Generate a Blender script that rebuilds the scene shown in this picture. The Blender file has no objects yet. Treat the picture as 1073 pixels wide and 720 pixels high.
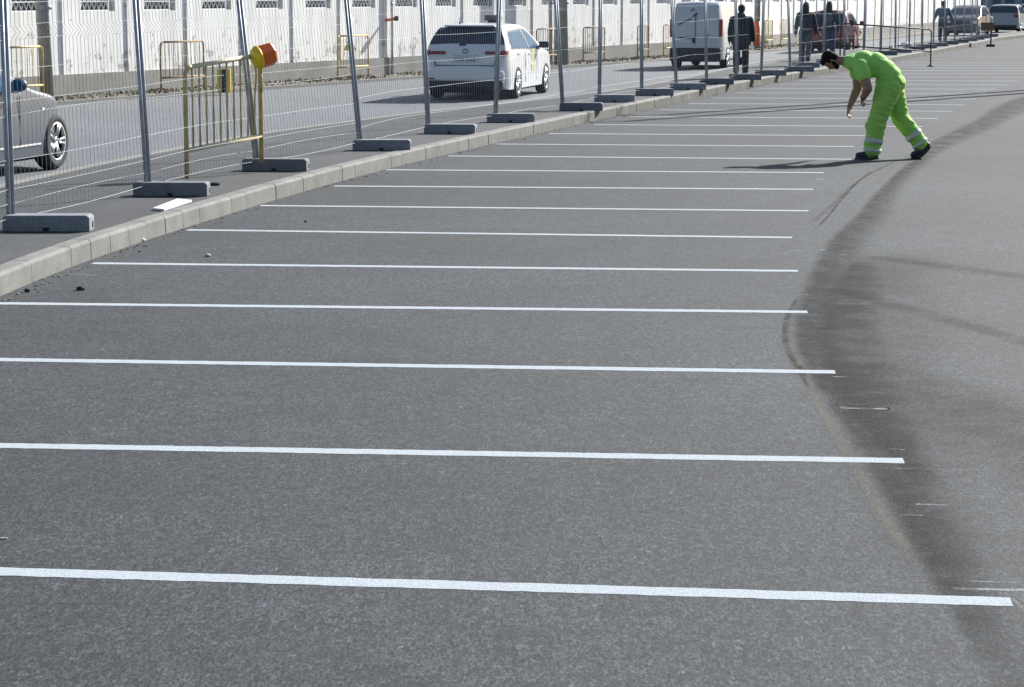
import bpy, bmesh, math, random
from math import radians, sin, cos, pi, sqrt, atan2, tan
from mathutils import Vector, Matrix, noise
random.seed(7)
scene = bpy.context.scene
COL = scene.collection

# ------------------------------------------------------------------ camera, sky, sun, exposure
F, CX, CY, HZ, CH = 2450.0, 536.5, 360.0, -8.0, 2.1     # focal (px of 1073), centre, horizon row, eye height
cam = bpy.data.objects.new('camera', bpy.data.cameras.new('camera'))
COL.objects.link(cam)
cam.data.sensor_width = 36.0
cam.data.lens = F / 1073 * 36.0
cam.data.clip_start, cam.data.clip_end = 0.1, 3000
cam.location = (0, 0, CH)
cam.rotation_euler = (pi / 2 - math.atan((CY - HZ) / F), 0, 0)
scene.camera = cam

SUN_EL, SUN_AZ = radians(31), radians(39.5)
world = bpy.data.worlds.new('World'); scene.world = world; world.use_nodes = True
wn = world.node_tree.nodes; wn.clear()
sky = wn.new('ShaderNodeTexSky'); sky.sky_type = 'NISHITA'; sky.sun_disc = False
sky.sun_elevation, sky.sun_rotation = SUN_EL, SUN_AZ
sky.air_density, sky.dust_density, sky.ozone_density = 1.0, 1.5, 1.0
bg = wn.new('ShaderNodeBackground'); bg.inputs[1].default_value = 0.065
wo = wn.new('ShaderNodeOutputWorld')
world.node_tree.links.new(sky.outputs[0], bg.inputs[0]); world.node_tree.links.new(bg.outputs[0], wo.inputs[0])
sl = bpy.data.lights.new('sun', 'SUN'); sl.energy = 5.0; sl.angle = radians(0.53); sl.color = (1.0, 0.98, 0.945)
sun = bpy.data.objects.new('sun', sl); COL.objects.link(sun)
SUN = Vector((cos(SUN_EL) * sin(SUN_AZ), cos(SUN_EL) * cos(SUN_AZ), sin(SUN_EL)))
sun.rotation_euler = SUN.to_track_quat('Z', 'Y').to_euler(); sun.location = SUN * 60
vs = scene.view_settings
vs.view_transform = 'Standard'; vs.look = 'None'; vs.gamma = 1.0; vs.use_curve_mapping = False; vs.exposure = 0.9

# ------------------------------------------------------------------ helpers
PIT = math.atan((CY - HZ) / F); CP, SP_ = cos(PIT), sin(PIT)
def gp(px, py, z=0.0):
    """ground point (height z) seen at a pixel of the 1073x720 photograph"""
    zc = F * (CH - z) / ((py - HZ) * CP)
    return Vector(((px - CX) * zc / F, (zc - (CH - z) * SP_) / CP, z))

def at(px, Y, z=0.0):
    return Vector(((px - CX) * (Y * CP + (CH - z) * SP_) / F, Y, z))

def hgt(py, Y):
    t = (py - CY) / F
    return CH - Y * (SP_ + t * CP) / (CP - t * SP_)

class MB:
    def __init__(s): s.v = []; s.f = []; s.uv = []
    def add(s, vs, fs):
        o = len(s.v); s.v += [tuple(v) for v in vs]; s.f += [tuple(i + o for i in f) for f in fs]; return o
    def box(s, c, size, rz=0.0, M=None):
        hx, hy, hz = size[0] / 2, size[1] / 2, size[2] / 2
        R = M or Matrix.Rotation(rz, 3, 'Z'); c = Vector(c)
        P = [c + R @ Vector((x, y, z)) for x in (-hx, hx) for y in (-hy, hy) for z in (-hz, hz)]
        s.add(P, [(0, 1, 3, 2), (4, 6, 7, 5), (0, 4, 5, 1), (2, 3, 7, 6), (0, 2, 6, 4), (1, 5, 7, 3)])
    def loft(s, rings, closed=True, caps=True):
        n = len(rings[0]); o = len(s.v)
        for r in rings: s.v += [tuple(p) for p in r]
        m = n if closed else n - 1
        for i in range(len(rings) - 1):
            for j in range(m):
                a, b = o + i * n + j, o + i * n + (j + 1) % n
                s.f.append((a, b, b + n, a + n))
        if caps:
            s.f.append(tuple(o + j for j in reversed(range(n))))
            s.f.append(tuple(o + (len(rings) - 1) * n + j for j in range(n)))
    def tube(s, pts, r, n=8, caps=True):
        pts = [Vector(p) for p in pts]; rs = r if isinstance(r, (list, tuple)) else [r] * len(pts)
        rings = []; up = None
        for i, p in enumerate(pts):
            t = (pts[min(i + 1, len(pts) - 1)] - pts[max(i - 1, 0)]).normalized()
            if up is None:
                up = Vector((0, 0, 1)) if abs(t.z) < 0.9 else Vector((1, 0, 0))
            a = t.cross(up).normalized(); b = a.cross(t).normalized(); up = b
            rings.append([p + (a * cos(2 * pi * k / n) + b * sin(2 * pi * k / n)) * rs[i] for k in range(n)])
        s.loft(rings, True, caps)
    def ball(s, c, r, M=None, nu=14, nv=9):
        c = Vector(c); r = r if isinstance(r, (tuple, list)) else (r, r, r); M = M or Matrix.Identity(3)
        P = [c + M @ Vector((0, 0, -r[2]))]; fs = []
        for i in range(1, nv):
            th = -pi / 2 + pi * i / nv
            for j in range(nu):
                ph = 2 * pi * j / nu
                P.append(c + M @ Vector((r[0] * cos(th) * cos(ph), r[1] * cos(th) * sin(ph), r[2] * sin(th))))
        P.append(c + M @ Vector((0, 0, r[2]))); L = len(P) - 1
        for j in range(nu):
            k = (j + 1) % nu
            fs.append((0, 1 + k, 1 + j)); fs.append((L, 1 + (nv - 2) * nu + j, 1 + (nv - 2) * nu + k))
            for i in range(nv - 2):
                a = 1 + i * nu
                fs.append((a + j, a + k, a + nu + k, a + nu + j))
        s.add(P, fs)
    def cap(s, p0, p1, r0, r1, n=12):
        """round cone: tapered limb with ball ends"""
        p0, p1 = Vector(p0), Vector(p1)
        s.ball(p0, r0, None, n, 8); s.ball(p1, r1, None, n, 8)
        s.tube([p0, p1], [r0, r1], n)
    def lathe(s, prof, axis='y', n=24, c=(0, 0, 0)):
        c = Vector(c); rings = []
        for k in range(n):
            a = 2 * pi * k / n
            rings.append([c + Vector((r * cos(a), h, r * sin(a))) for r, h in prof])
        m = len(prof); o = len(s.v)
        for r in rings: s.v += [tuple(p) for p in r]
        for k in range(n):
            for j in range(m):
                a, b = o + k * m + j, o + k * m + (j + 1) % m
                a2, b2 = o + ((k + 1) % n) * m + j, o + ((k + 1) % n) * m + (j + 1) % m
                s.f.append((a, b, b2, a2))
    def build(s, name, mat, parent=None, smooth=False, bevel=0.0, angle=None):
        me = bpy.data.meshes.new(name); me.from_pydata(s.v, [], s.f); me.update()
        bm = bmesh.new(); bm.from_mesh(me); bmesh.ops.recalc_face_normals(bm, faces=bm.faces)
        bm.to_mesh(me); bm.free()
        return link(name, me, mat, parent, smooth, bevel)

def link(name, me, mat, parent=None, smooth=False, bevel=0.0):
    o = bpy.data.objects.new(name, me); COL.objects.link(o)
    if mat: me.materials.clear(); me.materials.append(mat)
    if smooth:
        for p in me.polygons: p.use_smooth = True
    if bevel:
        b = o.modifiers.new('bevel', 'BEVEL'); b.width = bevel; b.segments = 2; b.limit_method = 'ANGLE'
    if parent: o.parent = parent
    return o

def baked(o):
    """apply an object's modifiers into its mesh"""
    dg = bpy.context.evaluated_depsgraph_get(); dg.update()
    me = bpy.data.meshes.new_from_object(o.evaluated_get(dg)); old = o.data
    o.modifiers.clear(); o.data = me; return o

def organic(name, mb, mat, parent, vox=0.012, smooth=6, fold=0.0, fscale=9.0):
    """fuse the volumes of mb into one continuous surface"""
    o = mb.build(name, mat, None)
    r = o.modifiers.new('r', 'REMESH'); r.mode = 'VOXEL'; r.voxel_size = vox
    sm = o.modifiers.new('s', 'SMOOTH'); sm.iterations = smooth; sm.factor = 0.5
    baked(o); me = o.data
    if fold:
        me.update()
        nn = [v.normal.copy() for v in me.vertices]
        for v, n in zip(me.vertices, nn):
            p = v.co * fscale
            q = Vector((p.x, p.y, p.z * 2.6 + p.x * 0.9))
            w = (1 - 2.6 * abs(noise.noise(q))) * 0.8 + 0.5 * noise.noise(q * 2.1 + Vector((3, 1, 7)))
            v.co += n * fold * w
    for p in me.polygons: p.use_smooth = True
    me.materials.clear(); me.materials.append(mat)
    o.parent = parent
    return o

def tag(o, label=None, cat=None, group=None, kind=None):
    if label: o['label'] = label
    if cat: o['category'] = cat
    if group: o['group'] = group
    if kind: o['kind'] = kind
    return o

def root(name, loc, rz, label, cat, group=None):
    o = bpy.data.objects.new(name, None); COL.objects.link(o); o.empty_display_size = 0.2
    o.location = loc; o.rotation_euler = (0, 0, rz)
    return tag(o, label, cat, group)

def copy_tree(o, parent=None):
    c = o.copy(); COL.objects.link(c)
    if parent: c.parent = parent
    for ch in list(o.children): copy_tree(ch, c)
    return c

def smooth_path(pts, step=0.5):
    """Catmull-Rom through points, resampled"""
    P = [Vector(p) for p in pts]; P = [2 * P[0] - P[1]] + P + [2 * P[-1] - P[-2]]; out = []
    for i in range(1, len(P) - 2):
        n = max(2, int((P[i + 1] - P[i]).length / step))
        for k in range(n):
            t = k / n; a, b, c, d = P[i - 1], P[i], P[i + 1], P[i + 2]
            out.append(0.5 * ((2 * b) + (c - a) * t + (2 * a - 5 * b + 4 * c - d) * t * t + (3 * b - a - 3 * c + d) * t ** 3))
    out.append(P[-2]); return out

def offset(path, d):
    """shift a polyline sideways: positive to the right of travel (+Y)"""
    out = []
    for i, p in enumerate(path):
        t = path[min(i + 1, len(path) - 1)] - path[max(i - 1, 0)]; t.z = 0; t.normalize()
        out.append(p + Vector((t.y, -t.x, 0)) * d)
    return out

def atY(path, Y):
    for a, b in zip(path, path[1:]):
        if a.y <= Y <= b.y:
            t = (Y - a.y) / max(1e-6, b.y - a.y); q = a.lerp(b, t); d = (b - a).normalized(); return q, d
    return path[-1].copy(), (path[-1] - path[-2]).normalized()

ORD = ['nearest', 'second', 'third', 'fourth', 'fifth', 'sixth', 'seventh', 'eighth', 'ninth', 'tenth', 'eleventh', 'twelfth',
       'thirteenth', 'fourteenth', 'fifteenth', 'sixteenth', 'seventeenth', 'eighteenth', 'nineteenth', 'twentieth', 'twenty-first',
       'twenty-second', 'twenty-third', 'twenty-fourth', 'twenty-fifth', 'twenty-sixth', 'twenty-seventh', 'twenty-eighth',
       'twenty-ninth', 'thirtieth', 'thirty-first', 'thirty-second']

# ------------------------------------------------------------------ materials
def mat(name, col, rough=0.6, metal=0.0, var=0.0, vscale=4.0, bump=0.0, bscale=40.0, spec=0.5, var2=0.0, trans=0.0):
    m = bpy.data.materials.new(name); m.use_nodes = True; N = m.node_tree.nodes; L = m.node_tree.links
    b = N['Principled BSDF']; b.inputs['Roughness'].default_value = rough; b.inputs['Metallic'].default_value = metal
    b.inputs['Specular IOR Level'].default_value = spec
    b.inputs['Base Color'].default_value = (*col, 1)
    if trans: b.inputs['Transmission Weight'].default_value = trans
    g = N.new('ShaderNodeTexCoord')
    if var:
        n = N.new('ShaderNodeTexNoise'); n.inputs['Scale'].default_value = vscale; n.inputs['Detail'].default_value = 6; n.inputs['Roughness'].default_value = 0.65
        L.new(g.outputs['Object'], n.inputs['Vector'])
        r = N.new('ShaderNodeMapRange'); r.inputs[1].default_value = 0.3; r.inputs[2].default_value = 0.7
        r.inputs[3].default_value = 1 - var; r.inputs[4].default_value = 1 + var
        L.new(n.outputs[0], r.inputs[0])
        mx = N.new('ShaderNodeMix'); mx.data_type = 'RGBA'; mx.blend_type = 'MULTIPLY'; mx.inputs[0].default_value = 1
        mx.inputs[6].default_value = (*col, 1)
        cb = N.new('ShaderNodeCombineColor')
        for k in range(3): L.new(r.outputs[0], cb.inputs[k])
        L.new(cb.outputs[0], mx.inputs[7]); L.new(mx.outputs[2], b.inputs['Base Color'])
    if bump:
        n2 = N.new('ShaderNodeTexNoise'); n2.inputs['Scale'].default_value = bscale; n2.inputs['Detail'].default_value = 4
        L.new(g.outputs['Object'], n2.inputs['Vector'])
        bp = N.new('ShaderNodeBump'); bp.inputs['Strength'].default_value = bump; bp.inputs['Distance'].default_value = 0.012
        L.new(n2.outputs[0], bp.inputs['Height']); L.new(bp.outputs[0], b.inputs['Normal'])
    return m

def asphalt(name, base, warm=(1, 1, 1), speck=0.5, rough=0.75, cell=85.0, patch=0.16, spec=0.5, grain=0.35):
    m = bpy.data.materials.new(name); m.use_nodes = True; N = m.node_tree.nodes; L = m.node_tree.links
    b = N['Principled BSDF']; b.inputs['Roughness'].default_value = rough; b.inputs['Specular IOR Level'].default_value = spec
    g = N.new('ShaderNodeNewGeometry')
    def nz(scale, det=4, ro=0.6):
        n = N.new('ShaderNodeTexNoise'); n.inputs['Scale'].default_value = scale; n.inputs['Detail'].default_value = det
        n.inputs['Roughness'].default_value = ro; L.new(g.outputs['Position'], n.inputs['Vector']); return n.outputs[0]
    def mr(x, a, c, lo, hi):
        r = N.new('ShaderNodeMapRange'); r.inputs[1].default_value = a; r.inputs[2].default_value = c
        r.inputs[3].default_value = lo; r.inputs[4].default_value = hi; L.new(x, r.inputs[0]); return r.outputs[0]
    def mul(x, y):
        q = N.new('ShaderNodeMath'); q.operation = 'MULTIPLY'; L.new(x, q.inputs[0]); L.new(y, q.inputs[1]); return q.outputs[0]
    mp = N.new('ShaderNodeMapping'); mp.inputs['Scale'].default_value = (1, 0.34, 1); L.new(g.outputs['Position'], mp.inputs[0])
    def nzs(scale, det, ro):
        n = N.new('ShaderNodeTexNoise'); n.inputs['Scale'].default_value = scale; n.inputs['Detail'].default_value = det
        n.inputs['Roughness'].default_value = ro; L.new(mp.outputs[0], n.inputs['Vector']); return n.outputs[0]
    v = N.new('ShaderNodeTexVoronoi'); v.inputs['Scale'].default_value = cell; L.new(mp.outputs[0], v.inputs['Vector'])
    sp = N.new('ShaderNodeSeparateColor'); L.new(v.outputs['Color'], sp.inputs[0])
    stones = mul(mr(sp.outputs[0], 0.0, 1.0, 1 - speck, 1 + speck), mr(sp.outputs[1], 0.96, 1.0, 1.0, 1.7))
    fine = mul(mr(nz(240, 2), 0.3, 0.7, 0.8, 1.2), mr(nzs(100, 2, 0.7), 0.36, 0.66, 1 - 0.8 * grain, 1 + 1.05 * grain))
    mid = mr(nz(2.2, 5, 0.7), 0.3, 0.7, 1 - patch * 0.7, 1 + patch * 0.7)
    big = mr(nz(0.22, 3), 0.3, 0.7, 1 - patch, 1 + patch)
    clump = mul(mr(nz(34, 3, 0.7), 0.3, 0.7, 0.72, 1.28), mr(nz(9, 3), 0.3, 0.7, 0.88, 1.12))
    val = mul(mul(mul(stones, fine), mul(mid, big)), clump)
    mx = N.new('ShaderNodeMix'); mx.data_type = 'RGBA'; mx.blend_type = 'MULTIPLY'; mx.inputs[0].default_value = 1
    mx.inputs[6].default_value = (base * warm[0], base * warm[1], base * warm[2], 1)
    cb = N.new('ShaderNodeCombineColor')
    for k in range(3): L.new(val, cb.inputs[k])
    L.new(cb.outputs[0], mx.inputs[7]); L.new(mx.outputs[2], b.inputs['Base Color'])
    bp = N.new('ShaderNodeBump'); bp.inputs['Strength'].default_value = 0.35; bp.inputs['Distance'].default_value = 0.004
    L.new(nz(160, 3, 0.7), bp.inputs['Height']); L.new(bp.outputs[0], b.inputs['Normal'])
    return m

def decal(name, col, strength=0.8, nscale=3.0, lo=0.35, hi=0.7, edge=0.35, rough=0.8, worn=0.0, edge2=None):
    """stain or paint lying on the asphalt: soft across v (uv), broken up by noise"""
    m = bpy.data.materials.new(name); m.use_nodes = True; N = m.node_tree.nodes; L = m.node_tree.links
    b = N['Principled BSDF']; b.inputs['Base Color'].default_value = (*col, 1); b.inputs['Roughness'].default_value = rough; b.inputs['Specular IOR Level'].default_value = 0.12
    out = N['Material Output']; g = N.new('ShaderNodeNewGeometry'); uv = N.new('ShaderNodeUVMap'); sx = N.new('ShaderNodeSeparateXYZ')
    L.new(uv.outputs[0], sx.inputs[0])
    def mr(x, a, c, l, h):
        r = N.new('ShaderNodeMapRange'); r.inputs[1].default_value = a; r.inputs[2].default_value = c
        r.inputs[3].default_value = l; r.inputs[4].default_value = h; L.new(x, r.inputs[0]); r.interpolation_type = 'SMOOTHSTEP'; return r.outputs[0]
    def mul(x, y):
        q = N.new('ShaderNodeMath'); q.operation = 'MULTIPLY'; L.new(x, q.inputs[0])
        if isinstance(y, float): q.inputs[1].default_value = y
        else: L.new(y, q.inputs[1])
        return q.outputs[0]
    n = N.new('ShaderNodeTexNoise'); n.inputs['Scale'].default_value = nscale; n.inputs['Detail'].default_value = 7; n.inputs['Roughness'].default_value = 0.7
    L.new(g.outputs['Position'], n.inputs['Vector'])
    n3 = N.new('ShaderNodeTexNoise'); n3.inputs['Scale'].default_value = 150; n3.inputs['Detail'].default_value = 2; L.new(g.outputs['Position'], n3.inputs['Vector'])
    if edge:
        mp = N.new('ShaderNodeMapping'); mp.inputs['Scale'].default_value = (1, 0.34, 1); L.new(g.outputs['Position'], mp.inputs[0])
        n4 = N.new('ShaderNodeTexNoise'); n4.inputs['Scale'].default_value = 78; n4.inputs['Detail'].default_value = 2; L.new(mp.outputs[0], n4.inputs['Vector'])
        cb = N.new('ShaderNodeCombineColor')
        for q_ in range(3): L.new(mr(n4.outputs[0], 0.36, 0.66, col[q_] * (0.2 if max(col) < 0.1 else 0.75), col[q_] * (2.6 if max(col) < 0.1 else 1.25)), cb.inputs[q_])
        L.new(cb.outputs[0], b.inputs['Base Color'])
    a = mul(mr(sx.outputs[1], 0.0, edge, 0, 1), mr(sx.outputs[1], 1.0, 1 - (edge2 or edge), 0, 1)) if edge else None
    u = mul(mr(sx.outputs[0], 0.0, 0.08, 0, 1), mr(sx.outputs[0], 1.0, 0.92, 0, 1)) if edge else None
    k = mul(mr(n.outputs[0], lo, hi, 0.25, 1.0), mr(n3.outputs[0], 0.35, 0.6, 1 - worn, 1.0))
    if a is not None: k = mul(k, mul(a, u))
    k = mul(k, float(strength))
    tr = N.new('ShaderNodeBsdfTransparent'); ms = N.new('ShaderNodeMixShader')
    L.new(k, ms.inputs[0]); L.new(tr.outputs[0], ms.inputs[1]); L.new(b.outputs[0], ms.inputs[2]); L.new(ms.outputs[0], out.inputs[0])
    return m

M = {}
M['asphalt'] = asphalt('fresh_asphalt', 0.034, (0.85, 1.0, 1.15), 0.45, cell=62.0, patch=0.26, rough=0.85, spec=0.38, grain=1.0)
M['asphalt_old'] = asphalt('carriageway_asphalt', 0.13, (0.93, 0.99, 1.08), 0.3, cell=60, patch=0.1)
M['asphalt_walk'] = asphalt('footway_asphalt', 0.045, (0.95, 1.0, 1.05), 0.4, cell=110, patch=0.2)
M['ground'] = asphalt('far_ground', 0.14, (1.05, 1.0, 0.9), 0.3, cell=30)
M['verge'] = asphalt('dirt_verge', 0.10, (1.2, 1.0, 0.72), 0.5, cell=25, patch=0.35)
M['kerb'] = mat('kerb_concrete', (0.18, 0.181, 0.17), 0.9, var=0.28, vscale=3.5, bump=0.35, bscale=60)
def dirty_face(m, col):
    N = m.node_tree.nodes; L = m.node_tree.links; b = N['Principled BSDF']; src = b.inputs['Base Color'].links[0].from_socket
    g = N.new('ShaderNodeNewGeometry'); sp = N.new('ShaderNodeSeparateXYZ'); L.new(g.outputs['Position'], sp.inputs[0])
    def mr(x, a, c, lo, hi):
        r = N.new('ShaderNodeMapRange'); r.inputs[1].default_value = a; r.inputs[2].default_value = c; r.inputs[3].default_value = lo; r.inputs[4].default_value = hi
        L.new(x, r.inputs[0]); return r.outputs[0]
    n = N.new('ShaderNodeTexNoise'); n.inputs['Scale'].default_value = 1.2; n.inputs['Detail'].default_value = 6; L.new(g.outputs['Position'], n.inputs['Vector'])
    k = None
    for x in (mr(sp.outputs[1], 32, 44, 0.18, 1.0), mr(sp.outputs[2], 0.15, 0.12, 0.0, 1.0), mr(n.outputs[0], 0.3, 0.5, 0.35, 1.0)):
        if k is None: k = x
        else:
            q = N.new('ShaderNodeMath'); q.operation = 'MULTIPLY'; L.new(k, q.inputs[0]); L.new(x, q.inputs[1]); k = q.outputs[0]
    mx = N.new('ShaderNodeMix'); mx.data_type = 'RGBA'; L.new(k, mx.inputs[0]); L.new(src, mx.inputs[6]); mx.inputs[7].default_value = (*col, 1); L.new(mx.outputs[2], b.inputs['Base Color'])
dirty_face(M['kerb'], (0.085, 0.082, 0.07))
M['kerb_flush'] = mat('flush_kerb_concrete', (0.21, 0.205, 0.19), 0.85, var=0.15, vscale=2)
M['paint'] = decal('road_paint', (0.46, 0.51, 0.55), 1.0, 14.0, 0.1, 0.3, 0, rough=0.85, worn=0.4)
M['stain'] = decal('tyre_dirt', (0.009, 0.0095, 0.010), 0.58, 4.5, 0.28, 0.6, 0.24, edge2=0.76, worn=0.3)
M['stain_faint'] = decal('tyre_dirt_faint', (0.018, 0.018, 0.018), 0.6, 2.6, 0.36, 0.6, 0.25, edge2=0.5, worn=0.35)
M['broad'] = decal('broad_dirt', (0.016, 0.015, 0.014), 0.26, 1.6, 0.3, 0.7, 0.5, worn=0.3)
M['skid'] = decal('skid_rubber', (0.02, 0.02, 0.019), 0.30, 2.0, 0.3, 0.7, 0.45)
M['dust'] = decal('pale_dust', (0.19, 0.178, 0.15), 0.5, 3.0, 0.3, 0.65, 0.45)
M['smear'] = decal('paint_smear', (0.5, 0.53, 0.55), 0.65, 9.0, 0.42, 0.62, 0.45, worn=0.6)
M['galv'] = mat('galvanised_tube', (0.30, 0.34, 0.39), 0.55, 0.25, var=0.2, vscale=8)
M['wire'] = mat('galvanised_wire', (0.50, 0.53, 0.55), 0.6, 0.1)
M['block'] = mat('block_concrete', (0.195, 0.21, 0.235), 0.9, var=0.2, vscale=9, bump=0.4, bscale=70)
def random_tone(m, lo, hi):
    N = m.node_tree.nodes; L = m.node_tree.links; b = N['Principled BSDF']; src = b.inputs['Base Color'].links[0].from_socket
    oi = N.new('ShaderNodeObjectInfo'); r = N.new('ShaderNodeMapRange'); r.inputs[3].default_value = lo; r.inputs[4].default_value = hi; L.new(oi.outputs['Random'], r.inputs[0])
    cb = N.new('ShaderNodeCombineColor')
    for k in range(3): L.new(r.outputs[0], cb.inputs[k])
    mx = N.new('ShaderNodeMix'); mx.data_type = 'RGBA'; mx.blend_type = 'MULTIPLY'; mx.inputs[0].default_value = 1
    L.new(src, mx.inputs[6]); L.new(cb.outputs[0], mx.inputs[7]); L.new(mx.outputs[2], b.inputs['Base Color'])
random_tone(M['block'], 0.75, 1.3)
M['hole'] = mat('block_hole', (0.02, 0.02, 0.02), 0.9)
M['barrier'] = mat('yellow_barrier_paint', (0.54, 0.42, 0.16), 0.5, var=0.35, vscale=9)
M['barrier_top'] = mat('sunlit_barrier_paint', (0.74, 0.66, 0.44), 0.45, var=0.2, vscale=9)  # rails paler than the legs: sunlight on the yellow put into the colour
M['rusty'] = mat('rusty_barrier', (0.28, 0.20, 0.11), 0.8, var=0.4, vscale=12)
M['darkbar'] = mat('dark_barrier', (0.045, 0.045, 0.045), 0.6, var=0.2)
M['lampyel'] = mat('yellow_lens', (0.78, 0.56, 0.02), 0.3, var=0.1)
M['lampred'] = mat('orange_red_plastic', (0.72, 0.15, 0.03), 0.4, var=0.12)
M['white_board'] = mat('white_board', (0.72, 0.73, 0.74), 0.6, var=0.08)
M['plinth'] = mat('plinth_render', (0.27, 0.265, 0.245), 0.9, var=0.22, vscale=1.6, bump=0.3)
M['pole_light'] = mat('pale_pole', (0.5, 0.5, 0.5), 0.7, var=0.15)
M['dark'] = mat('dark_recess', (0.05, 0.055, 0.06), 0.5)
M['grille'] = mat('white_grille', (0.72, 0.74, 0.74), 0.6)
M['pole'] = mat('grey_pole', (0.28, 0.28, 0.275), 0.8, var=0.3, vscale=3)
M['tyre'] = mat('tyre_rubber', (0.018, 0.018, 0.019), 0.85)
M['rim'] = mat('alloy', (0.55, 0.56, 0.58), 0.3, 0.8)
M['glass'] = mat('car_glass', (0.05, 0.065, 0.09), 0.08, 0.0, spec=0.4)
M['glass_blue'] = mat('sky_painted_glass', (0.03, 0.095, 0.175), 0.25, 0.0, spec=0.06)  # blue of the reflected sky painted into the base colour
M['trim'] = mat('black_plastic', (0.025, 0.026, 0.03), 0.6)
M['plate'] = mat('plate_white', (0.62, 0.64, 0.66), 0.5)
M['ink'] = mat('plate_ink', (0.02, 0.025, 0.04), 0.6)
M['red_lens'] = mat('red_lens', (0.22, 0.012, 0.018), 0.2)
M['clear_lens'] = mat('clear_lens', (0.7, 0.68, 0.66), 0.2)
M['chrome'] = mat('chrome', (0.7, 0.7, 0.72), 0.15, 1.0)
def paintm(n, c, rough=0.25, metal=0.0):
    m = mat(n, c, rough, metal); b = m.node_tree.nodes['Principled BSDF']
    b.inputs['Coat Weight'].default_value = 0.2; b.inputs['Coat Roughness'].default_value = 0.1; return m
M['taxi'] = paintm('taxi_white', (0.70, 0.72, 0.75)); M['van'] = paintm('van_white', (0.50, 0.53, 0.57))
M['silver'] = paintm('silver_paint', (0.08, 0.095, 0.12), 0.42, 0.1); M['redcar'] = paintm('dark_red_paint', (0.17, 0.02, 0.024), 0.4)
M['darkcar'] = paintm('dark_car_paint', (0.05, 0.055, 0.06)); M['bluecar'] = paintm('grey_blue_paint', (0.22, 0.27, 0.32))
M['emblem'] = mat('door_emblem', (0.52, 0.54, 0.33), 0.5, var=0.2, vscale=25)
M['emblem_green'] = mat('door_emblem_base', (0.30, 0.36, 0.28), 0.5)
M['roofsign'] = mat('roof_sign_grey', (0.10, 0.095, 0.10), 0.5)
M['skin'] = mat('skin', (0.30, 0.165, 0.105), 0.55, var=0.08, vscale=20)
M['hair'] = mat('black_hair', (0.012, 0.011, 0.012), 0.8, bump=0.6, bscale=120, spec=0.15)
M['lips'] = mat('lips', (0.28, 0.11, 0.09), 0.5); M['eye'] = mat('eye', (0.03, 0.025, 0.02), 0.2)
M['hivis'] = mat('hi_vis_shirt', (0.34, 0.70, 0.14), 0.8, var=0.06, vscale=6, bump=0.9, bscale=16)
M['hivis2'] = mat('hi_vis_trousers', (0.33, 0.62, 0.11), 0.8, var=0.07, vscale=6, bump=0.9, bscale=14)
M['reflect'] = mat('reflective_tape', (0.55, 0.58, 0.52), 0.45, var=0.1, vscale=30)
M['shoe'] = mat('navy_shoe', (0.02, 0.022, 0.045), 0.6)
M['sole'] = mat('shoe_sole', (0.05, 0.05, 0.055), 0.8)
def cloth(n, c): return mat(n, c, 0.85, var=0.15, vscale=8)
M['jacket_black'] = cloth('black_jacket', (0.020, 0.026, 0.032)); M['trouser_black'] = cloth('black_trousers', (0.022, 0.026, 0.034))
M['jacket_teal'] = cloth('dark_teal_jacket', (0.024, 0.042, 0.052)); M['trouser_grey'] = cloth('grey_trousers', (0.085, 0.08, 0.1))
M['jacket_navy'] = cloth('navy_jacket', (0.022, 0.036, 0.058)); M['jeans'] = cloth('blue_jeans', (0.03, 0.055, 0.13))
M['denim'] = cloth('denim_jacket', (0.09, 0.13, 0.20)); M['jeans_dark'] = cloth('dark_jeans', (0.025, 0.035, 0.06))
M['pink'] = cloth('pink_top', (0.42, 0.27, 0.26)); M['pack'] = cloth('grey_backpack', (0.08, 0.10, 0.12))
M['brown'] = mat('brown_board', (0.16, 0.10, 0.06), 0.7, var=0.25)
M['teal_clad'] = mat('teal_cladding', (0.10, 0.16, 0.20), 0.6, var=0.15, vscale=0.4)
M['pale_clad'] = mat('pale_cladding', (0.34, 0.38, 0.42), 0.6, var=0.1)
M['weed'] = mat('weed_leaf', (0.10, 0.09, 0.045), 0.8, var=0.4, vscale=3)
M['grit'] = mat('grit', (0.26, 0.245, 0.21), 0.9, var=0.3, vscale=20)
M['stone_dark'] = mat('dark_lump', (0.03, 0.03, 0.035), 0.9); M['stone_pale'] = mat('pale_litter', (0.5, 0.49, 0.46), 0.8, var=0.2, vscale=30)

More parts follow.
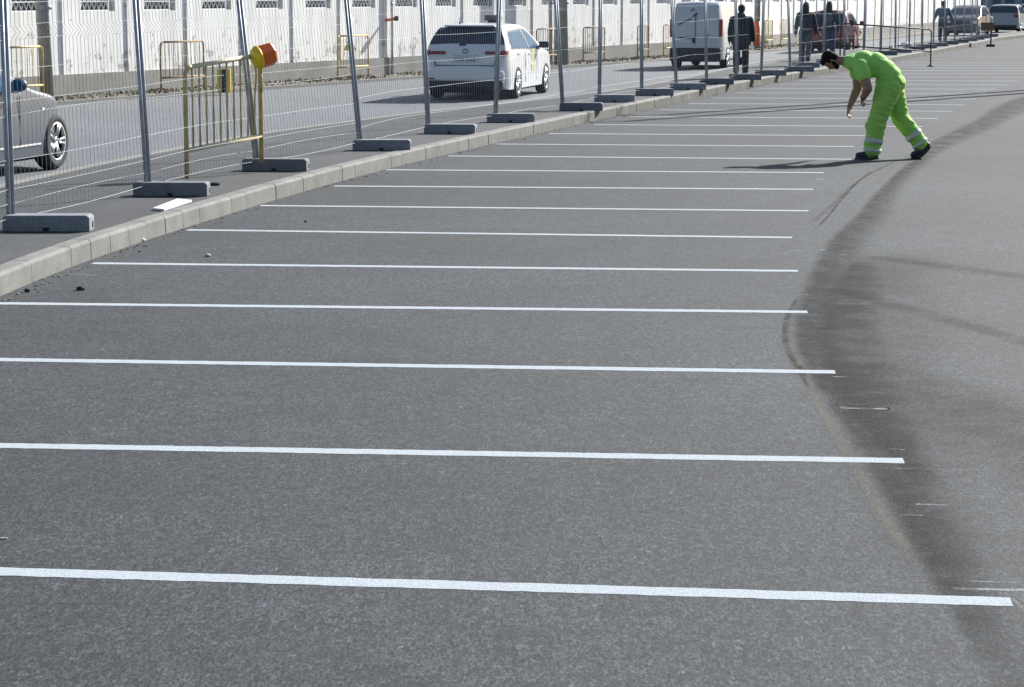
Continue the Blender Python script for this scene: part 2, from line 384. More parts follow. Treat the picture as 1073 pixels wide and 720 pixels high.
def wall_mat():
    m = bpy.data.materials.new('peeling_white_wall'); m.use_nodes = True; N = m.node_tree.nodes; L = m.node_tree.links
    b = N['Principled BSDF']; b.inputs['Roughness'].default_value = 0.85
    g = N.new('ShaderNodeNewGeometry'); sp = N.new('ShaderNodeSeparateXYZ'); L.new(g.outputs['Position'], sp.inputs[0])
    def nz(scale, det=5, ro=0.6, v=None):
        n = N.new('ShaderNodeTexNoise'); n.inputs['Scale'].default_value = scale; n.inputs['Detail'].default_value = det
        n.inputs['Roughness'].default_value = ro; L.new(v or g.outputs['Position'], n.inputs['Vector']); return n.outputs[0]
    def mr(x, a, c, lo, hi):
        r = N.new('ShaderNodeMapRange'); r.inputs[1].default_value = a; r.inputs[2].default_value = c
        r.inputs[3].default_value = lo; r.inputs[4].default_value = hi; L.new(x, r.inputs[0]); return r.outputs[0]
    def op(o, x, y):
        q = N.new('ShaderNodeMath'); q.operation = o
        for i, k in enumerate((x, y)):
            if isinstance(k, float): q.inputs[i].default_value = k
            else: L.new(k, q.inputs[i])
        return q.outputs[0]
    low = mr(sp.outputs[2], 0.4, 1.5, 0.10, -0.02)                      # damage is commoner low down
    peel = mr(op('ADD', nz(3.4, 7, 0.72), low), 0.62, 0.65, 0, 1)
    mp = N.new('ShaderNodeMapping'); mp.inputs['Scale'].default_value = (5, 5, 0.35); L.new(g.outputs['Position'], mp.inputs[0])
    streak = mr(nz(1.0, 4, 0.6, mp.outputs[0]), 0.42, 0.75, 1.0, 0.78)
    grime = mr(nz(0.9, 4), 0.35, 0.7, 1.0, 0.9)
    v = op('MULTIPLY', streak, grime)
    cb = N.new('ShaderNodeCombineColor')
    L.new(op('MULTIPLY', v, 0.885), cb.inputs[0]); L.new(op('MULTIPLY', v, 0.885), cb.inputs[1]); L.new(op('MULTIPLY', v, 0.865), cb.inputs[2])
    mx = N.new('ShaderNodeMix'); mx.data_type = 'RGBA'; L.new(op('MULTIPLY', peel, 0.75), mx.inputs[0]); L.new(cb.outputs[0], mx.inputs[6])
    mx.inputs[7].default_value = (0.33, 0.31, 0.28, 1); L.new(mx.outputs[2], b.inputs['Base Color']); return m
M['wall'] = wall_mat()

# ------------------------------------------------------------------ the setting: ground, road, kerb, footway
KERB_H = 0.16
kp = [(-3.95, -8), (-3.9, 4), (-3.78, 11)] + [tuple(gp(*q).xy) for q in
      [(3, 304), (73, 278.5), (134, 255), (220, 231.5), (295, 206.5), (374, 184), (460, 163.6), (536, 146), (613, 128.5), (690, 112),
       (780, 92.5), (861, 78.0), (939, 64.5), (1028, 47.5), (1073, 39.5)]]
kp += [(kp[-1][0] + 19, kp[-1][1] + 45)]
kerb_foot = smooth_path([(x, y, 0) for x, y in kp], 0.5)
for _ in range(40):
    kerb_foot = [kerb_foot[0]] + [(a + 2 * b + c) / 4 for a, b, c in zip(kerb_foot, kerb_foot[1:], kerb_foot[2:])] + [kerb_foot[-1]]

def strip(name, A, B, m, parent=None, kind=None, z=None):
    mb = MB(); n = len(A)
    P = [Vector((p.x, p.y, p.z if z is None else z)) for p in A] + [Vector((p.x, p.y, p.z if z is None else z)) for p in B]
    mb.add(P, [(i, n + i, n + i + 1, i + 1) for i in range(n - 1)])
    o = mb.build(name, m, parent); me = o.data
    uv = me.uv_layers.new(name='UVMap')
    for lp in me.loops:
        vi = lp.vertex_index; uv.data[lp.index].uv = ((vi % n) / (n - 1), 0.0 if vi < n else 1.0)
    for p in me.polygons:
        if p.normal.z < 0: p.flip()
    if kind: o['kind'] = kind
    return o

g = MB(); g.add([(-700, -60, -0.03), (900, -60, -0.03), (900, 1500, -0.03), (-700, 1500, -0.03)], [(0, 1, 2, 3)])
tag(g.build('ground', M['ground']), kind='structure')
road = strip('parking_road', kerb_foot, [Vector((p.x + 60, p.y - 6, 0)) for p in kerb_foot], M['asphalt'], kind='structure', z=0.0)

# kerb stones (one row, thin joints)
kb = MB(); acc = 0.0; seg = []; stones = []
def kerb_prof(p, d):
    n = Vector((-d.y, d.x, 0))                                          # to the left, away from the road
    return [p + Vector((0, 0, -0.02)), p + n * 0.004 + Vector((0, 0, KERB_H - 0.022)), p + n * 0.024 + Vector((0, 0, KERB_H)),
            p + n * 0.16 + Vector((0, 0, KERB_H)), p + n * 0.16 + Vector((0, 0, -0.02))]
def along(path, s):
    for a, b in zip(path, path[1:]):
        l = (b - a).length
        if s <= l: return a.lerp(b, s / l), (b - a).normalized()
        s -= l
    return None, None
total = sum((b - a).length for a, b in zip(kerb_foot, kerb_foot[1:]))
s = 0.0
while s < total - 1.2:
    ln = random.choice([0.5, 0.5, 1.0, 0.5])
    j = random.uniform(-0.003, 0.003)
    a, da = along(kerb_foot, s + 0.003); b, db = along(kerb_foot, s + ln - 0.003)
    off = Vector((-da.y, da.x, 0)) * j + Vector((0, 0, random.uniform(-0.002, 0.002)))
    kb.loft([[q + off for q in kerb_prof(a, da)], [q + off for q in kerb_prof(b, db)]])
    s += ln
tag(kb.build('kerb', M['kerb'], bevel=0.004), kind='structure')
# footway behind the kerb, out to its flush edging
edge_px = [(20, 192), (150, 164), (277, 139.5), (320, 134.5), (450, 117), (585, 103), (700, 86)]
ep = [gp(x, y, 0.15) for x, y in edge_px]
k0 = offset(kerb_foot, -2.55)
edge = [Vector((-6.45, -8, 0)), Vector((-6.4, 5, 0)), Vector((-6.1, 15, 0))] + [Vector((p.x, p.y, 0)) for p in ep]
for Y, off in ((66, -2.7), (80, -2.6), (95, -2.2), (110, -1.6), (150, -1.4)):
    q, d = atY(kerb_foot, Y); edge.append(q + Vector((d.y, -d.x, 0)) * off)
edge = smooth_path(edge, 0.6)
for _ in range(10):
    edge = [edge[0]] + [(a + 2 * b + c) / 4 for a, b, c in zip(edge, edge[1:], edge[2:])] + [edge[-1]]
kback = [Vector((p.x, p.y, 0)) for p in offset(kerb_foot, -0.161)]
def resamp(path, n):
    T = sum((b - a).length for a, b in zip(path, path[1:]))
    return [along(path, T * i / n * 0.9999)[0] for i in range(n + 1)]
ea, ka = resamp(edge, 220), resamp(kback, 220)
tag(strip('footway', ea, ka, M['asphalt_walk'], z=0.15), kind='structure')
el = MB(); eo = offset(edge, -0.14)
for i in range(0, len(edge) - 2, 2):
    a0, a1, b0, b1 = edge[i], edge[i + 2], eo[i], eo[i + 2]
    up = Vector((0, 0, 0.156))
    el.loft([[a0 + Vector((0, 0, 0.0)), a0 + up, b0 + up, b0], [a1 + Vector((0, 0, 0)), a1 + up, b1 + up, b1]], caps=False)
tag(el.build('footway_edging', M['kerb_flush']), kind='structure')

# the wall line and the far side of the carriageway
W0 = Vector((-8.24, 48.5, 0)); WA = atan2(0.42, 0.907); WS = 33.0; WB = radians(19.0)
def wf(s):
    """point and heading on the wall's face at run s"""
    d1 = Vector((sin(WA), cos(WA), 0)); d2 = Vector((sin(WB), cos(WB), 0))
    return (W0 + d1 * s, d1) if s <= WS else (W0 + d1 * WS + d2 * (s - WS), d2)
wpath = [wf(x)[0] for x in (-42, -20, 0, 15, WS, 45, 70, 105, 140)]
wpath = resamp(wpath, 160)
tag(strip('verge', [p + Vector((0, 0, 0.05)) for p in offset(wpath, -0.1)], [p + Vector((0, 0, 0.05)) for p in offset(wpath, 1.4)], M['verge']), kind='structure')
ve = MB()
vo, vi = offset(wpath, 1.52), offset(wpath, 1.4)
for i in range(len(vo) - 1):
    u = Vector((0, 0, 0.07))
    ve.loft([[vi[i], vi[i] + u, vo[i] + u, vo[i]], [vi[i + 1], vi[i + 1] + u, vo[i + 1] + u, vo[i + 1]]], caps=False)
tag(ve.build('verge_kerb', M['kerb_flush']), kind='structure')
tag(strip('carriageway', [p for p in offset(wpath, 1.5)], [p for p in resamp(offset(edge, -0.05), 160)], M['asphalt_old'], z=0.0), kind='structure')

# ------------------------------------------------------------------ painted bay lines, stains, smears on the road
def quad_mark(name, a, b, w, m, z, n=110, jit=0.0045):
    d = (b - a).normalized(); nrm = Vector((-d.y, d.x, 0))
    A, B = [], []
    for i in range(n + 1):
        p = a.lerp(b, i / n)
        A.append(p + nrm * (w / 2 + random.uniform(-jit, jit))); B.append(p - nrm * (w / 2 + random.uniform(-jit, jit)))
    return strip(name, A, B, m, road, z=z)
LN = [(0, 599, 1060, 631), (0, 467, 947, 483), (0, 377, 875, 390), (0, 318, 846, 327), (97, 276, 836, 284), (196, 241, 830, 249),
      (273, 215.5, 847, 221), (350, 195, 852, 198.5), (405, 178, 863, 181), (470, 163.5, 895, 167), (520, 151, 895, 153.6), (575, 140, 915, 142.4)]
for i, (x0, y0, x1, y1) in enumerate(LN):
    a, b = gp(x0, y0), gp(x1, y1)
    if i < 4:
        d = (a - b).normalized(); q, _ = atY(kerb_foot, a.y); a = b + d * min(5.8, (b.x - q.x - 0.05))
    quad_mark('painted_line', a, b, 0.118, M['paint'], 0.0013)
for n in range(12, 27):
    y = HZ + 1 / (0.00046607 * n + 0.00159164); p = gp(700, y); d = Vector((1, -0.1, 0)).normalized()
    q, _ = atY(kerb_foot, p.y); t = (q.x - p.x) / d.x; a = p + d * (t + 0.3)
    q, _ = atY(kerb_foot, a.y); a = a + d * ((q.x + 0.3 - a.x) / d.x)
    quad_mark('painted_line', a, a + d * 5.2, 0.118, M['paint'], 0.0013)

def band(name, px, w, m, z, left=False):
    P = smooth_path([gp(x, y) for x, y in px], 0.35); n = len(P); A, B = [], []
    for i, p in enumerate(P):
        t = i / (n - 1) * (len(w) - 1); k = min(int(t), len(w) - 2); ww = w[k] + (w[k + 1] - w[k]) * (t - k)
        d = P[min(i + 1, n - 1)] - P[max(i - 1, 0)]; d.z = 0; d.normalize(); nr = Vector((-d.y, d.x, 0))
        if left: A.append(p + nr * ww * 0.1); B.append(p - nr * ww * 0.9)
        else: A.append(p + nr * ww / 2); B.append(p - nr * ww / 2)
    return strip(name, A, B, m, road, z=z)
band('tyre_mark', [(1082, 800), (1028, 700), (973, 603), (949, 557), (891, 457), (845, 388), (832, 350), (836, 320), (849, 288), (861, 265), (878, 243), (898, 226), (908, 213), (927, 193), (947, 175), (972, 158)],
     [0.28, 0.30, 0.32, 0.34, 0.38, 0.46, 0.5, 0.5, 0.46, 0.42, 0.36, 0.32, 0.32, 0.34, 0.3], M['stain'], 0.0003, True)
band('tyre_mark', [(955, 170), (985, 153), (1010, 141), (1045, 124), (1068, 110), (1100, 96)], [0.4, 0.7, 0.9, 0.8], M['stain_faint'], 0.0006)
band('tyre_mark', [(850, 410), (836, 385), (824, 360), (825, 335), (836, 312)], [0.03, 0.06, 0.06, 0.04], M['stain_faint'], 0.0011)
band('tyre_mark', [(940, 168), (905, 186), (885, 205), (868, 226), (850, 245)], [0.03, 0.06, 0.05, 0.03], M['stain_faint'], 0.00115)
band('tyre_mark', [(1010, 640), (980, 560), (945, 490), (925, 420), (915, 350), (925, 300), (950, 262)], [0.4, 0.8, 1.1, 1.3, 1.2, 0.8], M['broad'], 0.0005)
band('tyre_mark', [(985, 520), (935, 450), (905, 400), (893, 350), (900, 300), (912, 268)], [0.15, 0.4, 0.5, 0.5, 0.2], M['stain_faint'], 0.0007)
band('dust_streak', [(960, 590), (928, 545), (903, 500), (876, 455), (846, 405), (829, 365), (830, 335)], [0.10, 0.10, 0.09, 0.09, 0.10], M['dust'], 0.0009)
band('tyre_mark', [(865, 300), (930, 318), (1000, 337), (1073, 358), (1160, 385)], [0.25, 0.35, 0.3, 0.3], M['skid'], 0.0008)
band('tyre_mark', [(905, 268), (960, 275), (1030, 285), (1120, 296)], [0.3, 0.5, 0.3], M['skid'], 0.00095)
band('tyre_mark', [(1200, 540), (1100, 470), (1000, 420), (930, 395), (880, 380)], [1.0, 1.4, 1.2, 0.6], M['skid'], 0.00085)
band('tyre_mark', [(850, 235), (872, 215), (893, 195), (915, 178)], [0.06, 0.08, 0.06], M['skid'], 0.00105)
for (x, y, l, w) in [(905, 428, 0.26, 0.10), (898, 424, 0.12, 0.05), (900, 396, 0.4, 0.012), (976, 529, 0.14, 0.03), (1040, 610, 0.2, 0.03), (1048, 618, 0.35, 0.05),
                     (985, 492, 0.6, 0.012), (940, 471, 0.08, 0.02), (862, 262, 0.05, 0.1), (836, 263, 0.16, 0.06), (884, 267, 0.06, 0.08), (842, 309, 0.14, 0.05),
                     (860, 188, 0.1, 0.2), (851, 336, 0.2, 0.012), (865, 415, 0.1, 0.02), (865, 284, 0.2, 0.01), (880, 395, 0.1, 0.05), (470, 183, 0.2, 0.06),
                     (1005, 395, 0.1, 0.02), (955, 540, 0.1, 0.02), (690, 115, 0.3, 0.2), (92, 288, 0.2, 0.05), (890, 318, 0.3, 0.02)]:
    p = gp(x, y); d = Vector((1, -0.1, 0)).normalized()
    quad_mark('paint_smear', p - d * l / 2, p + d * l / 2, w, M['smear'], 0.00125, 6, w * 0.12)
for (x0, y0, x1, y1) in [(1060, 626, 1076, 642), (1073, 628, 1085, 652)]:
    quad_mark('paint_smear', gp(x0, y0), gp(x1, y1), 0.02, M['smear'], 0.0013, 4)

# grit lying along the kerb
gr = MB()
for k in range(520):
    ss = random.uniform(16, 75); p, d = along(kerb_foot, ss); n = Vector((d.y, -d.x, 0))
    p = p + n * (0.02 + abs(random.gauss(0, 0.10))); r = random.uniform(0.004, 0.013)
    gr.ball(p + Vector((0, 0, r * 0.4)), (r * random.uniform(.8, 1.6), r, r * 0.6), Matrix.Rotation(random.uniform(0, 6), 3, 'Z'), 5, 4)
tag(gr.build('grit', M['grit']), kind='stuff', label='loose grit lying along the foot of the kerb')

# ------------------------------------------------------------------ white wall with windows
PITCH = 2.27; S_FIRST = 0.62 - 2 * PITCH
wall = root('white_wall', W0, 0, 'long white peeling wall with grey plinth, pilasters and grilled windows', 'wall')
def wbox(mb, s0, s1, z0, z1, t0, t1):
    """block from run s0..s1, height z0..z1, from depth t0 (proud, + toward the road) back to t1"""
    for (u0, u1) in ([(s0, s1)] if (s1 <= WS or s0 >= WS) else [(s0, WS), (WS, s1)]):
        p0, d = wf(u0 + 1e-4); p1, _ = wf(u1 - 1e-4); n = Vector((d.y, -d.x, 0))
        P = [p - W0 + n * t + Vector((0, 0, z)) for p in (p0, p1) for t in (t0, t1) for z in (z0, z1)]
        mb.add(P, [(0, 1, 3, 2), (4, 6, 7, 5), (0, 4, 5, 1), (2, 3, 7, 6), (0, 2, 6, 4), (1, 5, 7, 3)])
SILL, HEAD, WEND = 1.72, 3.05, 106.0
wm = MB()
wbox(wm, -40, S_FIRST, 0.47, 5.0, 0, -0.5)
nb = int((WEND - S_FIRST) / PITCH)
wb_end = S_FIRST + nb * PITCH
wbox(wm, S_FIRST, wb_end, 0.47, SILL, 0, -0.5); wbox(wm, S_FIRST, wb_end, HEAD, 5.0, 0, -0.5)
for k in range(nb):
    a = S_FIRST + k * PITCH
    wbox(wm, a, a + 0.60, SILL, HEAD, 0, -0.5); wbox(wm, a + 1.80, a + PITCH, SILL, HEAD, 0, -0.5)
wm.build('wall_face', M['wall'], wall)
pm = MB(); wbox(pm, -40, wb_end, 0.0, 0.475, 0.05, -0.5); pm.build('plinth', M['plinth'], wall)
def wat(o, s_):
    p, d = wf(s_); o.location = p - W0; o.rotation_euler = (0, 0, atan2(d.y, d.x)); return o
# local frame for copies: x along the wall, -y toward the road
win0 = None
for k in range(nb):
    a = S_FIRST + k * PITCH
    if win0 is None:
        pl = MB(); pl.box((0.0, -0.016, 2.73), (0.16, 0.034, 4.52)); pil0 = pl.build('pilaster', M['wall'], wall)
        w = MB(); w.box((1.2, 0.22, (SILL + HEAD) / 2), (1.2, 0.03, HEAD - SILL)); win0 = w.build('window', M['dark'], wall)
        gm = MB()
        for row in range(7):
            zb = SILL + 0.03 + row * 0.18
            for q in range(6):
                x0 = 0.62 + q * 0.165
                gm.tube([(x0, 0.04, zb), (x0 + 0.0825, 0.04, zb + 0.17), (x0 + 0.165, 0.04, zb)], 0.017, 4)
        for xx in (0.62, 1.61): gm.box((xx, 0.04, (SILL + HEAD) / 2), (0.03, 0.03, HEAD - SILL))
        for row in range(8): gm.box((1.115, 0.04, SILL + 0.015 + row * 0.18), (0.99, 0.026, 0.026))
        gr0 = gm.build('grille', M['grille'], win0)
        wat(pil0, a); wat(win0, a)
    else:
        p = pil0.copy(); COL.objects.link(p); p.parent = wall; wat(p, a)
        w = win0.copy(); COL.objects.link(w); w.parent = wall; wat(w, a)
        q = gr0.copy(); COL.objects.link(q); q.parent = w

def wall_px(px, off):
    """point standing off in front of the wall, at a column of the photograph, and its run"""
    lo, hi = -12.0, 100.0
    for _ in range(50):
        mid = (lo + hi) / 2; p, d = wf(mid); p = p + Vector((d.y, -d.x, 0)) * off
        if CX + F * p.x / (p.y * CP + CH * SP_) < px: lo = mid
        else: hi = mid
    return p + Vector((0, 0, 0.05)), d
# weeds and rubble at the foot of the wall
we = MB()
for k in range(6000):
    ss = random.uniform(-6, 60)
    if noise.noise(Vector((ss * 0.5, 3, 0))) < random.uniform(-0.5, 0.3): continue
    p, d = wf(ss); n = Vector((d.y, -d.x, 0)); p = p + n * random.uniform(0.06, 1.2); h = random.uniform(0.015, 0.085)
    a = random.uniform(0, 6.28); t = Vector((cos(a), sin(a), 0)) * random.uniform(0.01, 0.03)
    lean = Vector((random.uniform(-1, 1), random.uniform(-1, 1), 0)) * h * 0.6
    b0 = p + Vector((0, 0, 0.05)); we.add([b0 - t, b0 + t, b0 + lean + Vector((0, 0, h))], [(0, 1, 2)])
tag(we.build('weeds', M['weed']), kind='stuff', label='low dry weeds along the foot of the white wall')

# far warehouse closing the street
wh = root('warehouse', (40.0, 178, 0), radians(-18), 'dark teal metal warehouse closing the far end of the street', 'building')
b = MB(); b.box((0, 0, 4.0), (34, 12, 8.0)); b.build('cladding', M['teal_clad'], wh)
b = MB()
for k in range(14): b.box((-15.5 + k * 1.1, -6.06, 3.6), (0.32 + 0.2 * (k % 3), 0.08, 7.0))
b.build('pale_panels', M['pale_clad'], wh)
b = MB(); b.box((0, 0, 8.15), (34.4, 12.4, 0.3)); b.build('roof_edge', M['pole'], wh)

# ------------------------------------------------------------------ utility poles by the wall, lamp posts on the right
def upole(px, base_y, r, label, h=7.5, lean=0.0, z0=0.05, band=None, pm_=None):
    p, _ = wall_px(px, base_y); o = root('utility_pole', p, 0, label, 'pole', 'poles along the white wall')
    m = MB(); m.tube([(0, 0, 0), (lean * h * 0.5, 0, h * .5), (lean * h, 0, h)], [r, r * 0.9, r * 0.75], 14); m.build('pole_shaft', pm_ or M['pole'], o, True)
    m = MB(); m.tube([(0, 0, h * 0.92 - .02), (lean * h * .92, 0, h * 0.92 + .06)], [r * 1.1, r * 1.1], 10)
    m = MB(); m.tube([(0, 0, 1.72), (0, 0, 1.80)], r * 1.06, 14); m.build('clamp_band', M['galv'], o, True)
    if band:
        m = MB(); m.tube([(0, 0, 0.15), (0, 0, 1.0)], [r * 1.03, r * 1.03], 14); m.build('painted_band', band, o, True)
    return o
upole(50, 0.45, 0.13, 'thick grey pole by the wall behind the silver car', lean=-0.03)
upole(591, 0.9, 0.13, 'thick grey pole beside the kerb just right of the taxi', lean=-0.02)
upole(577, 0.5, 0.055, 'thin grey pole left of the thick one beyond the taxi', lean=-0.01, pm_=M['pole_light'])
upole(582.5, 0.5, 0.05, 'thin grey pole closest to the thick one beyond the taxi', lean=-0.01, pm_=M['pole_light'])
upole(793, 0.8, 0.11, 'brown pole with reddish foot beyond the dark clothed walker', band=M['lampred'])
upole(411, 0.1, 0.035, 'slim post with red crossbar on the wall left of the taxi', h=4, pm_=M['pole_light'])

for i, (base, hh, lab) in enumerate([((14.75, 54.2), 12.6, 'tall grey lamp post standing in the car park to the right'),
                                     ((15.15, 55.8), 12.2, 'second tall grey lamp post farther along the car park')]):
    o = root('lamp_post', (base[0], base[1], 0), 0, lab, 'lamp post', 'lamp posts right of the car park')
    m = MB(); m.tube([(0, 0, 0), (0, 0, 1.0), (0, 0, hh - 0.4)], [0.16, 0.14, 0.09], 12); m.build('pole_shaft', M['galv'], o, True)
    m = MB(); m.box((0, 0, 0.02), (0.45, 0.45, 0.04)); m.build('base_plate', M['galv'], o)
    m = MB(); m.tube([(0, 0, hh - 0.5), (-0.15, 0.1, hh - 0.1), (-0.9, 0.5, hh)], 0.045, 8); m.build('arm', M['galv'], o, True)
    m = MB(); m.box((-1.15, 0.64, hh + 0.02), (0.6, 0.24, 0.1), radians(150)); m.build('lamp_head', M['galv'], o, bevel=0.03)

# ------------------------------------------------------------------ temporary mesh fence on concrete blocks
BL = [(94, 243), (217.5, 206), (322.5, 179.5), (430, 158), (499, 140.5), (560, 128.5), (632, 116.3), (665, 107.3), (706, 100.5), (740, 94.3),
      (769, 88.8), (798, 84), (824, 79.5), (853, 75.3)]
PX = [12, 156, 270, 378, 449, 519, 590, 628, 672.5, 709, 740.5, 772, 797.5, 828]
TOP = [11, 148, 255, 366, 443.5, 523, 583, 628.5, 671.5, 703.5, 738, 770, 799, 825]
blocks, posts, leans = [], [], []
for (xr, yb), px, tp in zip(BL, PX, TOP):
    e = gp(xr, yb, 0.15); ang = radians(-6)
    p = at(px, e.y + 0.12, 0.15)
    blocks.append((Vector((e.x - 0.36, e.y + 0.11, 0.15)), random.uniform(-0.12, 0.06))); posts.append(p)
    hz0 = CH - (0 - HZ) * p.y / F - 0.29
    leans.append((tp - px) * p.y / F / hz0)
Yq = posts[-1].y + 3.1
while Yq < 106:
    q, d = atY(kerb_foot, Yq); nr = Vector((d.y, -d.x, 0)); c = q - nr * 0.62 + Vector((0, 0, 0.15))
    blocks.append((c + nr * 0.05, -0.1)); posts.append(c - nr * 0.12); leans.append(random.uniform(-0.025, 0.02)); Yq += 3.05
p1 = posts[0]; pre = p1 + (p1 - posts[1]).normalized() * 3.4; pre.x = -4.25
q_blocks = [(Vector((pre.x + 0.28, pre.y, 0.15)), 0)] + blocks
posts = [pre] + posts; leans = [0.0] + leans
blk = None
for i, (c, rz) in enumerate(q_blocks):
    if i == 0: lab = 'grey concrete block of the fence nearest the camera, left of the frame'
    else: lab = 'grey concrete block, %s along the kerb, carrying fence posts' % (ORD[i - 1])
    if blk is None:
        blk = root('fence_block', c, rz, lab, 'concrete block', 'concrete blocks under the mesh fence')
        m = MB()
        pr = [(-0.36, 0), (-0.36, 0.115), (-0.335, 0.135), (0.335, 0.135), (0.36, 0.115), (0.36, 0)]
        m.loft([[(x, -0.11, z) for x, z in pr], [(x, 0.11, z) for x, z in pr]]); m.build('block_body', M['block'], blk, bevel=0.008)
        m = MB()
        m.box((0.3615, 0.03, 0.05), (0.006, 0.055, 0.05)); m.build('grip_hole', M['hole'], blk)
        m = MB(); m.box((0.0, -0.1115, 0.02), (0.05, 0.006, 0.03)); m.build('drain_slot', M['hole'], blk)
    else:
        o = copy_tree(blk); o.location = c; o.rotation_euler = (0, 0, rz); o['label'] = lab

def fence_panel(A, la, B, lb, label):
    """one mesh panel between two blocks, a little out of plumb, built round its own base point"""
    o = root('mesh_fence', A, 0, label, 'fence panel', 'mesh fence panels along the kerb')
    d = (B - A); L = d.length; d.normalize(); n = Vector((d.y, -d.x, 0)); H = 2.05
    A0, B0 = Vector((0, 0, 0)) + d * 0.024 + n * 0.010, (B - A) - d * 0.024 - n * 0.010
    # lean is sideways in the picture: mostly across the fence line
    ta, tb = Vector((la * H, 0, H)), Vector((lb * H, 0, H))
    def P(u, z, off=0.0): return A0.lerp(B0, u) + (ta.lerp(tb, u)) * (z / H) + n * off
    for u in (0.0, 1.0):
        m = MB(); m.tube([P(u, 0.02), P(u, H)], 0.019, 10); m.build('fence_post', M['galv'], o, True)
    folds = (0.28, 1.0, 1.62)
    far = A.y > 44
    w = MB(); nv = max(8, int(L / (0.15 if far else 0.10))); r = 0.0016 if far else 0.0021
    for k in range(1, nv):
        u = k / nv; pts = [P(u, 0.10)]
        if not far:
            for fz in folds: pts += [P(u, fz - 0.055), P(u, fz, 0.045), P(u, fz + 0.055)]
        pts.append(P(u, H - 0.02))
        w.tube(pts, r, 3, False)
    zs = [0.10, 0.22, 0.34, 0.58, 0.94, 1.06, 1.32, 1.56, 1.68, 1.86, H - 0.03]
    if A.y > 27: zs = [0.10, 0.28, 0.64, 1.0, 1.36, 1.68, H - 0.03]
    for z in zs:
        sag = random.uniform(-0.012, 0.012)
        w.tube([P(t / 6, z + sag * sin(pi * t / 6) * 2) for t in range(7)], r * 0.9, 3, False)
    w.build('wire_mesh', M['wire'], o)
    return o
for i in range(len(posts) - 1):
    if i == 0: lab = 'mesh fence panel at left edge, ending at the nearest concrete block'
    else: lab = 'wire mesh fence panel between the %s and %s concrete blocks' % (ORD[i - 1], ORD[i])
    fence_panel(posts[i], leans[i], posts[i + 1], leans[i + 1], lab)

# ------------------------------------------------------------------ crowd barriers
def barrier(loc, rz, L, H, label, mframe, mbar, group, tilt=0.0, nb=11, mtop=None, feet=True, low=0.28, bent=0.0, rad=0.02, rb=0.0085):
    o = root('crowd_barrier', loc, rz, label, 'barrier', group)
    T = lambda x, y, z: (x, y, z + x * tilt)
    m = MB(); r = rad; c = 0.09
    for x0, sx in ((0, 1), (L, -1)):
        l = MB(); pts = [T(x0, 0, 0.0), T(x0, 0, H - c)]
        for k in range(1, 5):
            a = pi / 2 * k / 5; pts.append(T(x0 + sx * (c - c * cos(a)), 0, H - c + c * sin(a)))
        l.tube(pts + [T(x0 + sx * c, 0, H)], r, 8)
        lo = l.build('leg', mframe, o, True)
        if feet:
            f = MB(); f.tube([T(x0, -0.25, 0.015), T(x0, -0.05, 0.06), T(x0, 0.05, 0.06), T(x0, 0.25, 0.015)], 0.017, 6); f.build('foot', mframe, lo, True)
    t = MB(); t.tube([T(c, 0, H), T(L - c, 0, H)], r * 1.02, 8); t.build('top_rail', mtop or mframe, o, True)
    t = MB(); t.tube([T(0, 0, low), T(L, 0, low)], r * 1.02, 8); t.build('bottom_rail', mtop or mframe, o, True)
    b = MB()
    for k in range(1, nb + 1):
        x = L * k / (nb + 1); w = bent * (1 if k in (nb, nb - 1) else 0.0)
        b.tube([T(x, 0, low), T(x + w * .3, 0, low + (H - low) * 0.5), T(x + w, 0, low + (H - low) * .78), T(x, 0, H)], rb, 6)
    b.build('bars', mbar, o, True)
    return o
bl = gp(196, 187, 0.15)
dirn = at(274.5, 25.62) - bl; dirn.z = 0
barrier(bl, atan2(dirn.y, dirn.x), dirn.length, 1.165, 'yellow crowd barrier leaning by the fence with hazard lamp on its end', M['barrier'], M['barrier'],
        'crowd barriers', tilt=0.10, mtop=M['barrier_top'], nb=10, feet=False, low=0.29, bent=0.04, rad=0.0245, rb=0.0105)
# hazard lamp on the far end of that barrier
tp = at(274, 25.55); lm = root('hazard_lamp', (tp.x, tp.y, 1.32), radians(-18), 'yellow and orange hazard lamp on the end of the leaning barrier', 'lamp')
Rl = Matrix.Rotation(radians(-42), 3, 'Z') @ Matrix.Rotation(radians(14), 3, 'X')
def ltr(mb):
    mb.v = [tuple(Rl @ Vector(v)) for v in mb.v]; return mb
m = MB(); m.lathe([(0.001, -0.075), (0.06, -0.07), (0.105, -0.045), (0.122, -0.01), (0.122, 0.012), (0.001, 0.014)], n=28); m.v = [(x, y, z + 0.08) for x, y, z in m.v]
ltr(m).build('yellow_lens', M['lampyel'], lm, True)
m = MB(); m.lathe([(0.126, -0.012), (0.134, 0.0), (0.126, 0.016), (0.118, 0.0)], n=28); m.v = [(x, y, z + 0.08) for x, y, z in m.v]
ltr(m).build('lens_ring', M['lampyel'], lm, True)
m = MB()
hx = [(0.12 * cos(radians(60 * k + 20)), 0.13 * sin(radians(60 * k + 20)) + 0.08) for k in range(6)]
m.loft([[(x * 0.95, 0.015, z) for x, z in hx], [(x, 0.06, z) for x, z in hx], [(x * 1.0, 0.17, z) for x, z in hx], [(x * 0.8, 0.20, 0.08 + (z - 0.08) * 0.8) for x, z in hx]])
ltr(m).build('lamp_body', M['lampred'], lm, bevel=0.008)
m = MB(); m.tube([(0, 0.03, -0.30), (0, 0.03, -0.02)], 0.02, 8); m.build('lamp_stem', M['barrier'], lm, True)

# barrier standing half on the kerb behind the worker
br = gp(975, 70.3); bl2 = at(880, 66.6)
dd = bl2 - br; ob = barrier(br, atan2(dd.y, dd.x), dd.length, 1.06, 'dark crowd barrier straddling the kerb behind the worker in green', M['darkbar'], M['darkbar'],
        'crowd barriers', tilt=0.066, nb=10, feet=True, low=0.44)
